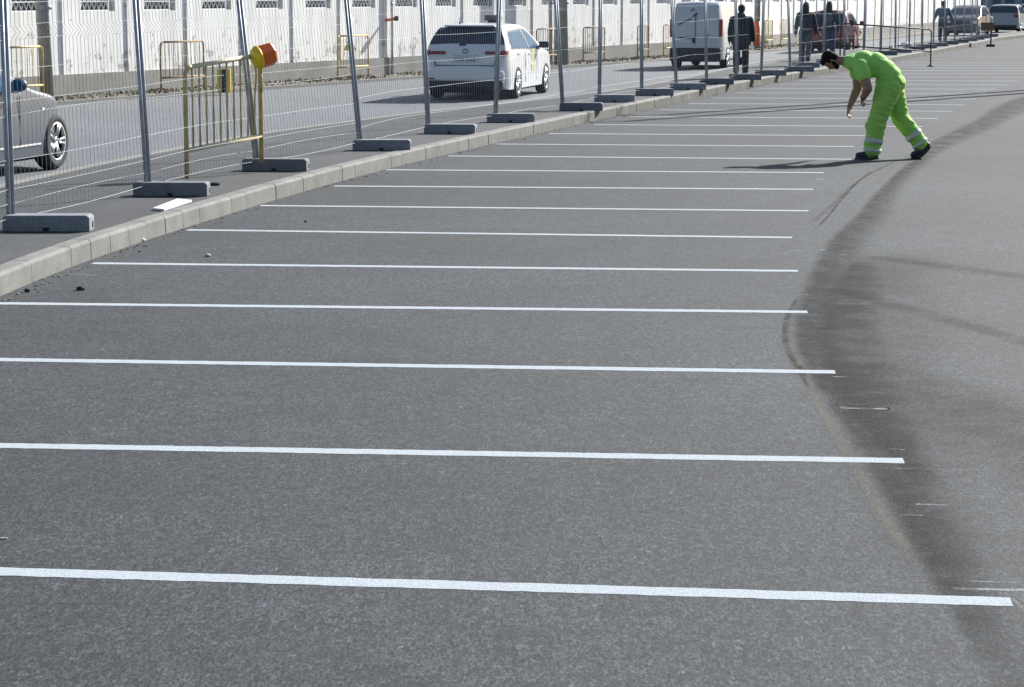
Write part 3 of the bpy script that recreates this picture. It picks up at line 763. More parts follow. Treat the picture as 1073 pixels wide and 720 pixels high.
# barriers along the wall
WBAR = [(8, 46, 94, 'yellowish crowd barrier by the wall behind the silver car', M['barrier']),
        (169, 214, 97, 'rusty crowd barrier at the wall behind the leaning yellow one', M['rusty']),
        (354, 386, 80.5, 'pale yellow crowd barrier at the wall with a small warning sign', M['barrier']),
        (562, 583, 69, 'brownish crowd barrier at the wall beyond the taxi bonnet', M['rusty']),
        (611, 633, 62.5, 'worn grey brown barrier at the wall between the taxi and the van', M['rusty']),
        (668, 679, 58.5, 'narrow looking barrier at the wall left of the white van', M['rusty']),
        (695, 706, 57, 'yellow barrier at the wall touching the left side of the white van', M['barrier']),
        (801, 809, 47, 'far yellow barrier at the wall right of the dark clothed walker', M['barrier']),
        (818, 826, 45.5, 'farthest yellow barrier at the wall before the pair of walkers', M['barrier'])]
for (x0, x1, y, lab, mm) in WBAR:
    a, d_ = wall_px(x0, 0.55); b_, _ = wall_px(x1, 0.55); dd = b_ - a
    ob = barrier(a, atan2(dd.y, dd.x), max(0.9, dd.length), 1.02, lab, mm, mm, 'barriers along the white wall', nb=max(5, int(dd.length / 0.17)), feet=True)
    if x0 == 354:
        c_ = a.lerp(b_, 0.38); s_ = root('warning_sign', (c_.x + 0.02, c_.y - 0.04, 0.72), 0, 'small yellow triangular warning sign hung on a barrier by the wall', 'sign')
        m = MB(); m.loft([[(-0.16, -0.01, 0), (0.16, -0.01, 0), (0.02, -0.01, 0.30), (-0.02, -0.01, 0.30)], [(-0.16, 0.01, 0), (0.16, 0.01, 0), (0.02, 0.01, 0.30), (-0.02, 0.01, 0.30)]])
        m.build('sign_plate', M['lampyel'], s_)
        m = MB(); m.box((0, -0.012, 0.13), (0.04, 0.004, 0.12)); m.build('sign_mark', M['ink'], s_)
# striped bollard
sb = root('striped_bollard', gp(235, 97, 0.05), 0, 'low yellow and black striped bollard in front of the wall plinth', 'bollard')
for k, mm in enumerate((M['lampyel'], M['ink'], M['lampyel'])):
    m = MB(); m.box((-0.09 + 0.09 * k, 0, 0.24), (0.088, 0.1, 0.48)); m.build('stripe', mm, sb)
# red crossbar on the slim post
pr_, _ = wall_px(410, 0.16); cb = root('red_bar', (pr_.x, pr_.y, 1.42), 0, 'short red bar fixed across the slim post on the wall', 'bar')
m = MB(); m.tube([(-0.14, 0, -0.02), (0.14, 0, 0.03)], 0.035, 8); m.build('bar', M['lampred'], cb, True)
m = MB(); m.box((0.14, 0, 0.03), (0.1, 0.1, 0.12)); m.build('bracket', M['trim'], cb)

# loose things on the ground
o = root('white_board', gp(181, 216, 0.15), 0, 'thin white board lying flat on the footway beside the second concrete block', 'board')
p_ = [gp(160, 220, 0.155), gp(172, 221, 0.155), gp(201, 211.5, 0.155), gp(186, 210, 0.155)]; c0 = gp(181, 216, 0.15)
m = MB(); m.loft([[q - c0 for q in p_], [q - c0 + Vector((0, 0, 0.018)) for q in p_]]); m.build('board_sheet', M['white_board'], o)
def lump(name, px, py, z, size, mm, lab, cat, rz=0.3):
    p = gp(px, py, z); m = MB(); m.ball((0, 0, size[2] * 0.7), size, None, 9, 6)
    m.v = [tuple(Vector(v) * (1 + 0.35 * noise.noise(Vector(v) * 30 + Vector((px, py, 0))))) for v in m.v]
    o = m.build(name, mm); o.location = p; o.rotation_euler = (0, 0, rz); return tag(o, lab, cat)
lump('asphalt_lump', 29, 306, 0, (0.02, 0.018, 0.014), M['stone_dark'], 'small black lump on the asphalt near the left edge by the kerb', 'lump')
lump('asphalt_lump', 85, 304, 0, (0.035, 0.025, 0.016), M['stone_dark'], 'larger dark lump on the asphalt between the fourth and fifth lines', 'lump')
lump('paper_scrap', 149, 253, 0, (0.035, 0.03, 0.02), M['stone_pale'], 'grey white crumpled scrap at the kerb foot, left one of two', 'litter')
lump('paper_scrap', 163, 247, 0, (0.04, 0.03, 0.022), M['stone_pale'], 'white crumpled scrap at the kerb foot, right one of two', 'litter')
lump('paper_scrap', 218, 269, 0, (0.025, 0.025, 0.015), M['stone_pale'], 'small pale scrap alone on the asphalt between two bay lines', 'litter')
lump('stone', 320, 233, 0, (0.014, 0.012, 0.01), M['stone_dark'], 'tiny dark stone on the asphalt in the bay past the sixth line', 'stone')
lump('stone', 225, 194.5, 0.15, (0.06, 0.03, 0.02), M['stone_dark'], 'dark stone on the footway beside the second block end', 'stone')
lump('stone', 371, 184, 0, (0.02, 0.02, 0.015), M['stone_dark'], 'small dark stone at the kerb foot past the seventh line', 'stone')
lump('straw', 1, 565, 0, (0.03, 0.006, 0.004), M['stone_pale'], 'pale straw lying on the asphalt at the left edge', 'litter')
lump('plastic_bag', 934, 53, 0.15, (0.12, 0.1, 0.09), M['white_board'], 'small white bag on the footway behind the worker', 'bag')
lump('rolled_sheet', 948, 48.5, 0.15, (0.42, 0.09, 0.08), M['white_board'], 'long pale rolled sheet lying by the fence behind the worker', 'sheet', 0.7)

# ------------------------------------------------------------------ vehicles
def lerp_tab(tab, x):
    if x <= tab[0][0]: return tab[0][1]
    for (x0, v0), (x1, v1) in zip(tab, tab[1:]):
        if x <= x1: return v0 + (v1 - v0) * (x - x0) / max(1e-9, x1 - x0)
    return tab[-1][1]

def text_mesh(body, size, depth=0.004):
    cu = bpy.data.curves.new('t', 'FONT'); cu.body = body; cu.size = size; cu.align_x = 'CENTER'; cu.align_y = 'CENTER'; cu.extrude = depth
    t = bpy.data.objects.new('t', cu); COL.objects.link(t)
    dg = bpy.context.evaluated_depsgraph_get(); dg.update()
    me = bpy.data.meshes.new_from_object(t.evaluated_get(dg)); bpy.data.objects.remove(t); return me

def wheel(parent, x, y, R, side, name='wheel'):
    """side -1: outer face toward -y"""
    w = 0.20; h = MB(); h.lathe([(0.03, -0.05), (0.05, -0.06), (0.05, 0.05), (0.03, 0.05)], n=16)
    hub = h.build(name, M['trim'], parent, True); hub.location = (x, y, R)
    if side > 0: hub.rotation_euler = (0, 0, pi)
    t = MB(); t.lathe([(R * 0.66, -w / 2), (R * 0.9, -w / 2 - 0.004), (R * 0.985, -w / 2 + 0.03), (R, 0), (R * 0.985, w / 2 - 0.03), (R * 0.9, w / 2), (R * 0.66, w / 2)], n=40)
    t.build('tyre', M['tyre'], hub, True)
    r = MB(); r.lathe([(R * 0.62, -w / 2 + 0.002), (R * 0.69, -w / 2 - 0.003), (R * 0.67, -w / 2 + 0.05), (R * 0.6, -w / 2 + 0.04)], n=40)
    for k in range(10):
        a = 2 * pi * (k // 2) / 5 + (0.16 if k % 2 else -0.16)
        r.tube([(0.03 * cos(a), -w / 2 + 0.03, 0.03 * sin(a)), (R * 0.65 * cos(a), -w / 2 + 0.012, R * 0.65 * sin(a))], [0.022, 0.016], 6)
    r.lathe([(0.001, -w / 2 + 0.01), (0.06, -w / 2 + 0.012), (0.06, -w / 2 + 0.05), (0.001, -w / 2 + 0.05)], n=16)
    r.build('rim', M['rim'], hub, True)
    d = MB(); d.lathe([(0.001, -w / 2 + 0.075), (R * 0.66, -w / 2 + 0.075), (R * 0.66, -w / 2 + 0.09), (0.001, -w / 2 + 0.09)], n=24); d.build('brake_disc', M['trim'], hub, True)

class Car:
    def __init__(s, name, label, cat, loc, heading, L, W, prof, belt, roofz, zb, paint, wheels, R=0.31, tumble=0.22, group=None, detail=True, ft=0.0):
        s.ft = ft; s.L, s.W, s.prof, s.belt, s.roofz, s.zb = L, W, prof, belt, roofz, zb; s.tumble = tumble
        s.o = root(name, loc, pi / 2 - heading, label, cat, group)
        s.rc = 0.07
        xs = sorted(set([0, 0.012, 0.03, 0.05, 0.075, 0.1, 0.13, 0.17, 0.22, 0.3, 0.4] + [0.4 + (L - 0.8) * k / 34 for k in range(35)] + [L - 0.3, L - 0.2, L - 0.14, L - 0.09, L - 0.05, L - 0.02, L]))
        b = MB(); rings = []
        for x in xs: rings.append(s.ring(x))
        b.loft(rings, True, True)
        body = b.build('body', paint, s.o, True)
        if detail:
            cut = MB()
            for wx in wheels:
                for sg in (-1, 1):
                    cut.lathe([(0.001, -0.2), (R + 0.065, -0.2), (R + 0.065, 0.2), (0.001, 0.2)], n=28, c=(wx, sg * (W / 2 - 0.06), R + 0.015))
            co = cut.build('cut', None)
            bo = body.modifiers.new('b', 'BOOLEAN'); bo.operation = 'DIFFERENCE'; bo.object = co; bo.solver = 'EXACT'
            baked(body); bpy.data.objects.remove(co)
            for p in body.data.polygons: p.use_smooth = True
        try: body.data.set_sharp_from_angle(angle=radians(38))
        except Exception: pass
        s.body = body
        for wx in wheels:
            for sg in (-1, 1): wheel(s.o, wx, sg * (W / 2 - 0.092), R, sg)
        # underside and sills in black plastic
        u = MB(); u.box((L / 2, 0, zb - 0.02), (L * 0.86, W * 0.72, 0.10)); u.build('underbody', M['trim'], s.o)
    def plan(s, x):
        e = min(x, s.L - x); k = 1 - 0.20 * max(0, 1 - e / 0.45) ** 2.2
        if x > s.L * 0.75: k -= 0.07 * ((x - s.L * .75) / (s.L * .25)) ** 2
        if s.ft: k -= s.ft * max(0, 1 - (s.L - x) / 0.85) ** 1.6
        return k * s.W / 2
    def hw(s, x, z):
        w = s.plan(x)
        if z < 0.5: return w * (0.98 + 0.02 * max(0, (z - s.zb)) / (0.5 - s.zb))
        if z < s.belt: return w * (1 - 0.025 * (z - 0.5) / (s.belt - 0.5))
        return w * (0.975 - s.tumble * ((z - s.belt) / (s.roofz - s.belt)) ** 1.15)
    def top(s, x): return lerp_tab(s.prof, x)
    def bot(s, x):
        e = min(x, s.L - x); return s.zb + 0.06 * max(0, 1 - e / 0.25)
    def ring(s, x):
        t, b_ = s.top(x), s.bot(x); r = min(s.rc, (t - b_) * 0.3); P = []
        N = 9
        for k in range(N): z = b_ + (t - r - b_) * k / (N - 1); P.append((s.hw(x, z), z))
        h = s.hw(x, t - r)
        for k in range(1, 5):
            a = pi / 2 * k / 4; P.append((h - r + r * cos(a), t - r + r * sin(a)))
        hy = h - r
        for k in range(1, 5): y = hy * (1 - k / 4); P.append((y, t + 0.025 * (1 - (y / hy) ** 2)))
        right = [(x, -y, z) for y, z in P]; left = [(x, y, z) for y, z in reversed(P[:-1])]
        return right + left
    def side_glass(s, name, pts_low, pts_high, m=None, sides=(-1, 1), lift=0.006):
        """pts: (x, z) polylines, same x range"""
        for sg in sides:
            mb = MB(); rings = []; n = 14
            x0 = max(pts_low[0][0], pts_high[0][0]); x1 = min(pts_low[-1][0], pts_high[-1][0])
            for k in range(n + 1):
                x = x0 + (x1 - x0) * k / n; a, b_ = lerp_tab(pts_low, x), lerp_tab(pts_high, x)
                rings.append([(x, sg * (s.hw(x, a + (b_ - a) * q / 4) + lift), a + (b_ - a) * q / 4) for q in range(5)])
            mb.loft(rings, False, False); mb.build(name, m or M['glass'], s.o, True)
    def end_glass(s, name, x0, x1, frac=0.86, m=None, lift=0.008):
        mb = MB(); rings = []; n = 12
        for k in range(n + 1):
            x = x0 + (x1 - x0) * k / n; t = s.top(x); sl = (s.top(x + 0.01) - s.top(x - 0.01)) / 0.02
            nx, nz = -sl / sqrt(1 + sl * sl), 1 / sqrt(1 + sl * sl); h = (s.hw(x, t - 0.05) - 0.05) * frac / 0.9
            rings.append([(x + nx * lift, y * h, t + 0.025 * (1 - (y * h / max(.01, s.hw(x, t - .05) - .07)) ** 2) * 0.9 + nz * lift) for y in (-1, -0.7, -0.35, 0, 0.35, 0.7, 1)])
        mb.loft(rings, False, False); return mb.build(name, m or M['glass'], s.o, True)
    def xat(s, z):
        """x where the rear profile reaches height z"""
        for (x0, v0), (x1, v1) in zip(s.prof, s.prof[1:]):
            if v0 <= z <= v1 and v1 > v0: return x0 + (x1 - x0) * (z - v0) / (v1 - v0)
        return 0.0
    def part(s, name, m, boxes, bevel=0.0):
        mb = MB()
        for c, sz in boxes: mb.box(c, sz)
        return mb.build(name, m, s.o, bevel=bevel)
    def plate(s, x, z, text=None, w=0.52, h=0.11):
        p = s.part('licence_plate', M['plate'], [((x - 0.006, 0, z), (0.012, w, h))])
        if text:
            me = text_mesh(text, 0.105); o = link('plate_text', me, M['ink'], p); o.location = (x - 0.0135, 0, z)
            o.rotation_euler = (pi / 2, 0, -pi / 2)

def heading_at(deg): return radians(deg)

# white taxi estate
TL, TW = 4.56, 1.76
taxi_prof = [(0, 0.56), (0.02, 0.64), (0.05, 0.66), (0.075, 0.86), (0.13, 0.98), (0.2, 1.06), (0.42, 1.34), (0.58, 1.42), (0.9, 1.455), (1.6, 1.47), (2.2, 1.45), (2.55, 1.38), (2.9, 1.2), (3.3, 0.985),
             (3.45, 0.95), (4.0, 0.88), (4.3, 0.78), (4.45, 0.66), (4.56, 0.55)]
th = radians(12.8); rrw = gp(538, 103.2)
fw = Vector((sin(th), cos(th), 0)); rt = Vector((cos(th), -sin(th), 0))
tloc = rrw - fw * 0.93 - rt * (TW / 2 - 0.10)
T = Car('taxi', 'white taxi estate driving away in the near lane behind the fence', 'taxi', tloc, th, TL, TW, taxi_prof, 0.94, 1.47, 0.20, M['taxi'], (0.93, 3.60), R=0.325, tumble=0.31)
T.end_glass('rear_window', 0.215, 0.545, 0.93)
T.side_glass('window_trim', [(0.56, 0.99), (3.12, 0.93)], [(0.56, 1.13), (0.83, 1.36), (2.37, 1.39), (2.66, 1.27), (3.12, 0.955)], M['trim'])
T.side_glass('side_window', [(0.62, 1.01), (3.05, 0.955)], [(0.62, 1.12), (0.85, 1.33), (2.35, 1.36), (2.62, 1.25), (3.05, 0.98)], M['glass_blue'], lift=0.012)
T.side_glass('pillar', [(1.98, 0.99), (2.08, 0.99)], [(1.98, 1.36), (2.08, 1.36)], M['trim'], lift=0.016)
T.end_glass('windscreen', 2.6, 3.26, 0.9)
T.part('bumper', M['trim'], [((0.035, 0, 0.30), (0.13, 1.56, 0.15))], 0.03)
T.part('bumper', M['taxi'], [((0.02, 0, 0.47), (0.10, 1.60, 0.20))], 0.04)
for sg in (-1, 1):
    T.part('tail_light', M['red_lens'], [((0.075, sg * 0.60, 0.925), (0.07, 0.40, 0.06)), ((0.16, sg * 0.775, 0.92), (0.24, 0.12, 0.10))], 0.018)
    T.part('reversing_light', M['clear_lens'], [((0.075, sg * 0.60, 0.875), (0.05, 0.30, 0.035))], 0.01)
    T.part('reflector', M['red_lens'], [((-0.034, sg * 0.68, 0.42), (0.012, 0.18, 0.035))])
    mr_ = T.part('mirror', M['trim'], [((2.92, sg * 0.98, 1.03), (0.10, 0.20, 0.13)), ((2.95, sg * 0.87, 0.99), (0.06, 0.1, 0.04))], 0.02)
T.part('tailgate_trim', M['trim'], [((0.045, 0, 0.675), (0.03, 1.20, 0.018)), ((0.04, 0.61, 0.72), (0.03, 0.018, 0.08)), ((0.04, -0.61, 0.72), (0.03, 0.018, 0.08))])
T.part('tailgate_bar', M['chrome'], [((0.068, 0, 0.885), (0.03, 0.5, 0.022))], 0.005)
T.plate(0.048, 0.79, '1238 CXZ')
m = MB()
for k in range(20):
    a = 2 * pi * k / 20; b_ = 2 * pi * (k + 1) / 20
    m.tube([(0.083, 0.055 * cos(a), 0.955 + 0.038 * sin(a)), (0.083, 0.055 * cos(b_), 0.955 + 0.038 * sin(b_))], 0.008, 5)
m.build('badge', M['trim'], T.o)
T.part('wiper', M['trim'], [((0.215, -0.12, 1.10), (0.02, 0.5, 0.018)), ((0.2, 0.08, 1.07), (0.05, 0.14, 0.05))], 0.006)
T.part('spoiler', M['taxi'], [((0.52, 0, 1.445), (0.24, 1.02, 0.03))], 0.013)
T.part('antenna', M['trim'], [((0.8, 0.28, 1.50), (0.10, 0.03, 0.05)), ((0.78, 0.28, 1.55), (0.02, 0.012, 0.10))], 0.006)
rs = T.part('roof_sign', M['roofsign'], [((1.75, -0.17, 1.59), (0.14, 0.34, 0.11))], 0.025)
T.part('roof_sign_foot', M['trim'], [((1.75, -0.17, 1.51), (0.10, 0.2, 0.05))])
m = MB()
for (x, z, w_, h_) in [(2.36, 0.80, 0.34, 0.30), (2.36, 0.58, 0.40, 0.14)]:
    m.box((x, -(T.hw(x, z) + 0.003), z), (w_, 0.006, h_))
m.build('door_emblem', M['emblem'], T.o)
T.part('door_handle', M['taxi'], [((2.02, -(T.hw(2, .88) + 0.012), 0.87), (0.17, 0.025, 0.03)), ((1.05, -(T.hw(1, .88) + 0.012), 0.89), (0.17, 0.025, 0.03))], 0.008)
m = MB()
for xx in (1.62, 2.72): m.box((xx, -(T.hw(xx, 0.6) + 0.001), 0.62), (0.010, 0.006, 0.62))
m.build('door_gap', M['trim'], T.o)
m = MB(); m.box((0.35, 0, 0.2), (0.3, 0.5, 0.14)); m.box((0.4, 0.55, 0.22), (0.4, 0.3, 0.14)); m.build('exhaust', M['trim'], T.o, bevel=0.03)

# silver saloon at the left edge
sh = radians(14.0); SLn, SW = 4.36, 1.78
sil_prof = [(0, 0.6), (0.03, 0.75), (0.08, 0.98), (0.4, 1.04), (0.8, 1.08), (1.3, 1.36), (1.7, 1.42), (2.0, 1.42), (2.3, 1.33), (2.95, 1.02), (3.1, 0.98), (3.6, 0.90), (4.0, 0.80), (4.28, 0.64), (4.36, 0.5)]
fw = Vector((sin(sh), cos(sh), 0)); rt = Vector((cos(sh), -sin(sh), 0)); frw = gp(52.5, 177.5)
sloc = frw - fw * 3.62 - rt * (SW / 2 - 0.10)
S = Car('silver_car', 'silver saloon car at the left edge heading away behind the fence', 'car', sloc, sh, SLn, SW, sil_prof, 0.93, 1.42, 0.2, M['silver'], (0.95, 3.62), R=0.335, ft=0.30)
S.side_glass('side_window', [(1.0, 1.0), (2.7, 0.96)], [(1.0, 1.05), (1.4, 1.3), (2.0, 1.33), (2.3, 1.22), (2.7, 0.98)], M['glass_blue'])
S.end_glass('windscreen', 2.34, 2.9, 0.9); S.end_glass('rear_window', 0.85, 1.28, 0.9)
S.part('side_moulding', M['chrome'], [((2.35, -(S.hw(2.3, 0.3) + 0.004), 0.335), (1.7, 0.02, 0.025))], 0.006)
for sg in (-1, 1):
    q = MB(); q.ball((2.48, sg * 0.97, 1.05), (0.075, 0.105, 0.078)); q.tube([(2.52, sg * 0.84, 0.98), (2.49, sg * 0.93, 1.02)], 0.03, 8); mm = q.build('mirror', M['silver'], S.o, True)
    q = MB(); q.ball((2.43, sg * 0.97, 1.052), (0.035, 0.085, 0.058)); q.build('mirror_glass', M['glass_blue'], mm)
    S.part('tail_light', M['red_lens'], [((0.08, sg * 0.7, 0.85), (0.1, 0.3, 0.12))], 0.02)
S.part('side_repeater', M['clear_lens'], [((3.28, -(S.hw(3.28, .74) + 0.004), 0.74), (0.07, 0.014, 0.03))], 0.005)
S.part('door_handle', M['silver'], [((2.0, -(S.hw(2, .84) + 0.012), 0.82), (0.17, 0.025, 0.03))], 0.008)
m = MB()
for xx in (1.55, 2.66): m.box((xx, -(S.hw(xx, 0.6) + 0.001), 0.62), (0.010, 0.006, 0.6))
m.build('door_gap', M['trim'], S.o); S.plate(0.045, 0.8)
S.part('bumper', M['silver'], [((0.02, 0, 0.45), (0.12, 1.6, 0.3))], 0.05)

# white van
vh = radians(16); VL, VW = 4.2, 1.54
van_prof = [(0, 0.5), (0.02, 0.58), (0.05, 0.62), (0.07, 1.0), (0.12, 1.4), (0.17, 1.70), (0.26, 1.80), (0.6, 1.83), (2.3, 1.83), (2.6, 1.75), (3.3, 1.12), (3.45, 1.05), (3.9, 0.92), (4.1, 0.75), (4.2, 0.55)]
fw = Vector((sin(vh), cos(vh), 0)); rt = Vector((cos(vh), -sin(vh), 0))
vloc = gp(734, 71.5) + fw * -0.75
V = Car('white_van', 'small white delivery van with closed rear doors behind the fence', 'van', vloc, vh, VL, VW, van_prof, 1.0, 1.83, 0.26, M['van'], (0.75, 3.44), R=0.31, tumble=0.17)
V.part('bumper', M['trim'], [((0.015, 0, 0.40), (0.14, 1.44, 0.36))], 0.03)
V.part('door_gap', M['trim'], [((0.055, 0.02, 1.0), (0.02, 0.014, 0.72)), ((0.11, 0.02, 1.45), (0.04, 0.014, 0.2))])
V.part('plate_recess', M['trim'], [((0.058, 0.30, 0.86), (0.025, 0.34, 0.045)), ((0.06, 0.06, 0.80), (0.04, 0.09, 0.17)), ((0.06, -0.33, 0.93), (0.03, 0.06, 0.05))], 0.006)
V.part('licence_plate', M['plate'], [((0.052, 0.36, 0.75), (0.014, 0.46, 0.10))])
m = MB()
random.seed(3)
def vx(z): return V.xat(z) - 0.012
for (y, z, n_) in [(0.50, 1.22, 5), (0.30, 1.31, 4), (0.12, 1.44, 4), (0.16, 1.60, 3)]:
    for k in range(n_):
        yy, zz = y - k * 0.04, z + k * 0.018 + random.uniform(-.012, .012)
        m.tube([(vx(zz - 0.03), yy, zz - 0.03), (vx(zz + 0.035), yy - 0.015, zz + 0.035)], 0.008, 5)
        if k % 2: m.tube([(vx(zz), yy + 0.02, zz), (vx(zz + 0.01), yy - 0.03, zz + 0.012)], 0.007, 5)
m.build('door_lettering', M['ink'], V.o)
for sg in (-1, 1):
    V.part('tail_light', M['red_lens'], [((0.10, sg * 0.69, 1.12), (0.12, 0.10, 0.50))], 0.02)
    V.part('mirror', M['trim'], [((3.0, sg * 0.9, 1.15), (0.1, 0.2, 0.22))], 0.03)
V.side_glass('side_window', [(2.35, 1.08), (3.1, 1.08)], [(2.35, 1.6), (2.65, 1.58), (3.1, 1.15)])
V.end_glass('windscreen', 2.65, 3.28, 0.9)
V.part('side_moulding', M['trim'], [((2.1, -(V.hw(2, .55) + 0.006), 0.58), (1.9, 0.03, 0.12))], 0.01)

# red car half hidden behind two walkers; three far cars
def simple_car(name, label, loc, heading, paint, L=4.1, W=1.72, rear=True, hatch=True):
    prof = [(0, 0.58), (0.03, 0.66), (0.07, 0.9), (0.14, 0.99), (0.42, 1.33), (0.6, 1.42), (1.4, 1.46), (2.0, 1.43), (2.4, 1.3), (3.0, 0.98), (3.6, 0.88), (3.95, 0.72), (4.1, 0.5)]
    c = Car(name, label, 'car', loc, heading, L, W, prof, 0.94, 1.46, 0.2, paint, (0.75, 3.3), R=0.3)
    c.end_glass('rear_window', 0.16, 0.52, 0.92); c.end_glass('windscreen', 2.42, 2.95, 0.92)
    c.side_glass('side_window', [(0.6, 1.02), (2.75, 0.97)], [(0.6, 1.1), (0.85, 1.32), (2.1, 1.34), (2.75, 1.0)])
    c.part('bumper', M['trim'], [((0.03, 0, 0.33), (0.12, 1.5, 0.14))], 0.03)
    for sg in (-1, 1):
        c.part('tail_light', M['red_lens'], [((0.09, sg * 0.70, 0.88), (0.12, 0.22, 0.16))], 0.02)
        c.part('headlight', M['clear_lens'], [((3.93, sg * 0.62, 0.66), (0.16, 0.3, 0.12))], 0.03)
        c.part('mirror', M['trim'], [((2.6, sg * 0.93, 1.02), (0.1, 0.18, 0.12))], 0.02)
    c.plate(0.05, 0.62)
    return c
simple_car('red_car', 'dark red hatchback beyond the two walkers by the fence', at(866, 82.5), radians(15), M['redcar'], W=1.5)
simple_car('dark_car', 'dark grey car facing the camera far down the street', at(1021, 118), radians(21 + 180), M['darkcar'])
simple_car('grey_blue_car', 'grey blue car parked far down the street at the right', at(1050, 124), radians(20), M['bluecar'])
simple_car('silver_hatchback', 'far silver car cut off by the right edge of the picture', at(1079, 132), radians(20), M['silver'])

# ------------------------------------------------------------------ people
def head(body, hair, eye, lips, c, f, u, sidev, full_hair=True, beard=None):
    """head parts added in the frame f (face), u (crown), sidev"""
    Mx = Matrix((sidev, f, u)).transposed()
    def P(s, ff, uu): return Vector(c) + sidev * s + f * ff + u * uu
    body.ball(P(0, -0.006, 0.025), (0.074, 0.094, 0.098), Mx, 18, 12)
    body.ball(P(0, 0.03, -0.055), (0.054, 0.058, 0.062), Mx, 14, 10)
    body.ball(P(0, 0.05, -0.09), (0.026, 0.026, 0.022), Mx)             # chin
    body.cap(P(0, 0.080, 0.015), P(0, 0.096, -0.018), 0.010, 0.014, 8)  # nose
    for s in (-1, 1):
        body.ball(P(s * 0.076, -0.012, -0.005), (0.010, 0.017, 0.027), Mx, 10, 8)   # ear
        body.ball(P(s * 0.034, 0.078, 0.024), (0.022, 0.014, 0.010), Mx, 8, 6)      # brow
        body.ball(P(s * 0.042, 0.062, -0.025), (0.02, 0.022, 0.022), Mx, 8, 6)      # cheek
        eye.ball(P(s * 0.031, 0.0865, 0.004), (0.012, 0.007, 0.006), Mx, 8, 6)
    lips.ball(P(0, 0.083, -0.056), (0.02, 0.009, 0.006), Mx, 10, 6)
    hair.ball(P(0, -0.028, 0.045), (0.084, 0.094, 0.092), Mx, 18, 12)
    hair.ball(P(0, -0.055, -0.01), (0.07, 0.055, 0.075), Mx, 14, 10)
    hair.ball(P(0, 0.035, 0.088), (0.062, 0.055, 0.038), Mx, 12, 8)
    for s in (-1, 1): hair.ball(P(s * 0.066, -0.005, 0.03), (0.016, 0.035, 0.045), Mx, 8, 6)
    if beard is not None:
        beard.ball(P(0, 0.04, -0.088), (0.047, 0.044, 0.034), Mx, 12, 8)
        for s in (-1, 1): beard.cap(P(s * 0.066, 0.0, -0.02), P(s * 0.045, 0.035, -0.075), 0.016, 0.026, 8)
        beard.ball(P(0, 0.084, -0.040), (0.028, 0.012, 0.008), Mx, 8, 6)

def hand(mb, wrist, direction, palm_n, curl=0.5, side=1, k=1.0):
    """palm, four unequal bent fingers and a thumb leaving the side of the palm"""
    d = Vector(direction).normalized(); n = (Vector(palm_n) - d * Vector(palm_n).dot(d)).normalized(); t = d.cross(n).normalized() * side
    w = Vector(wrist); Mx = Matrix((t, n, d)).transposed()
    mb.ball(w + d * 0.045 * k, (0.040 * k, 0.018 * k, 0.052 * k), Mx, 12, 8)
    mb.cap(w, w + d * 0.03 * k, 0.026 * k, 0.03 * k, 8)
    for i, ln in enumerate((0.070, 0.080, 0.074, 0.058)):
        p = w + d * 0.085 * k + t * (0.030 - 0.020 * i) * k; ang = 0.0; prev = p
        for j, fr in enumerate((0.45, 0.32, 0.23)):
            ang += curl * (0.5 + 0.35 * j); q = prev + (d * cos(ang) + n * sin(ang)) * ln * fr * k
            mb.cap(prev, q, 0.0095 * k, 0.0085 * k, 7); prev = q
    p = w + d * 0.03 * k + t * 0.034 * k
    q = p + (t * 0.75 + d * 0.6 + n * 0.35).normalized() * 0.042 * k; r = q + (d * 0.9 + n * 0.5 + t * 0.1).normalized() * 0.034 * k
    mb.cap(p, q, 0.013 * k, 0.011 * k, 7); mb.cap(q, r, 0.011 * k, 0.009 * k, 7)

# --- the worker in green: bent over, facing left, mid-stride
WP = gp(916.5, 166.2); wyaw = -math.atan((916.5 - CX) / F)
wk = root('person', WP, wyaw, 'person in bright green work clothes bending over the painted bay lines', 'person')
X, Y_, Z_ = Vector((1, 0, 0)), Vector((0, 1, 0)), Vector((0, 0, 1))
def V3(x, z, y=0.0): return Vector((x, y, z))
body, hairm, eyem, lipm, beardm = MB(), MB(), MB(), MB(), MB()
shirt, trous = MB(), MB()
hc = V3(-0.575, 1.235); f_, u_ = V3(-0.30, -0.954).normalized(), V3(-0.954, 0.30).normalized()
head(body, hairm, eyem, lipm, hc, f_, u_, f_.cross(u_).normalized(), beard=beardm)
body.cap(V3(-0.49, 1.245), V3(-0.33, 1.225), 0.058, 0.07)
def ry(a): return Matrix.Rotation(a, 3, 'Y')
# torso along the bent spine: (x, z, half length, half thickness, half width, pitch)
SP = [(-0.28, 1.215, 0.13, 0.115, 0.20, 0.10), (-0.16, 1.235, 0.16, 0.135, 0.195, -0.02), (-0.02, 1.205, 0.17, 0.145, 0.185, 0.18), (0.10, 1.12, 0.16, 0.145, 0.18, 0.55), (0.165, 1.035, 0.115, 0.158, 0.19, 0.8)]
for (x, z, a, t, w, p) in SP:
    body.ball(V3(x, z), (a * 0.86, w * 0.82, t * 0.82), ry(p), 16, 10)
    shirt.ball(V3(x, z), (a, w, t), ry(p), 20, 12)
shirt.cap(V3(-0.36, 1.225), V3(-0.25, 1.225), 0.085, 0.11)
shirt.ball(V3(-0.12, 1.13), (0.17, 0.17, 0.11), ry(0.15), 16, 10)       # shirt hanging at the chest
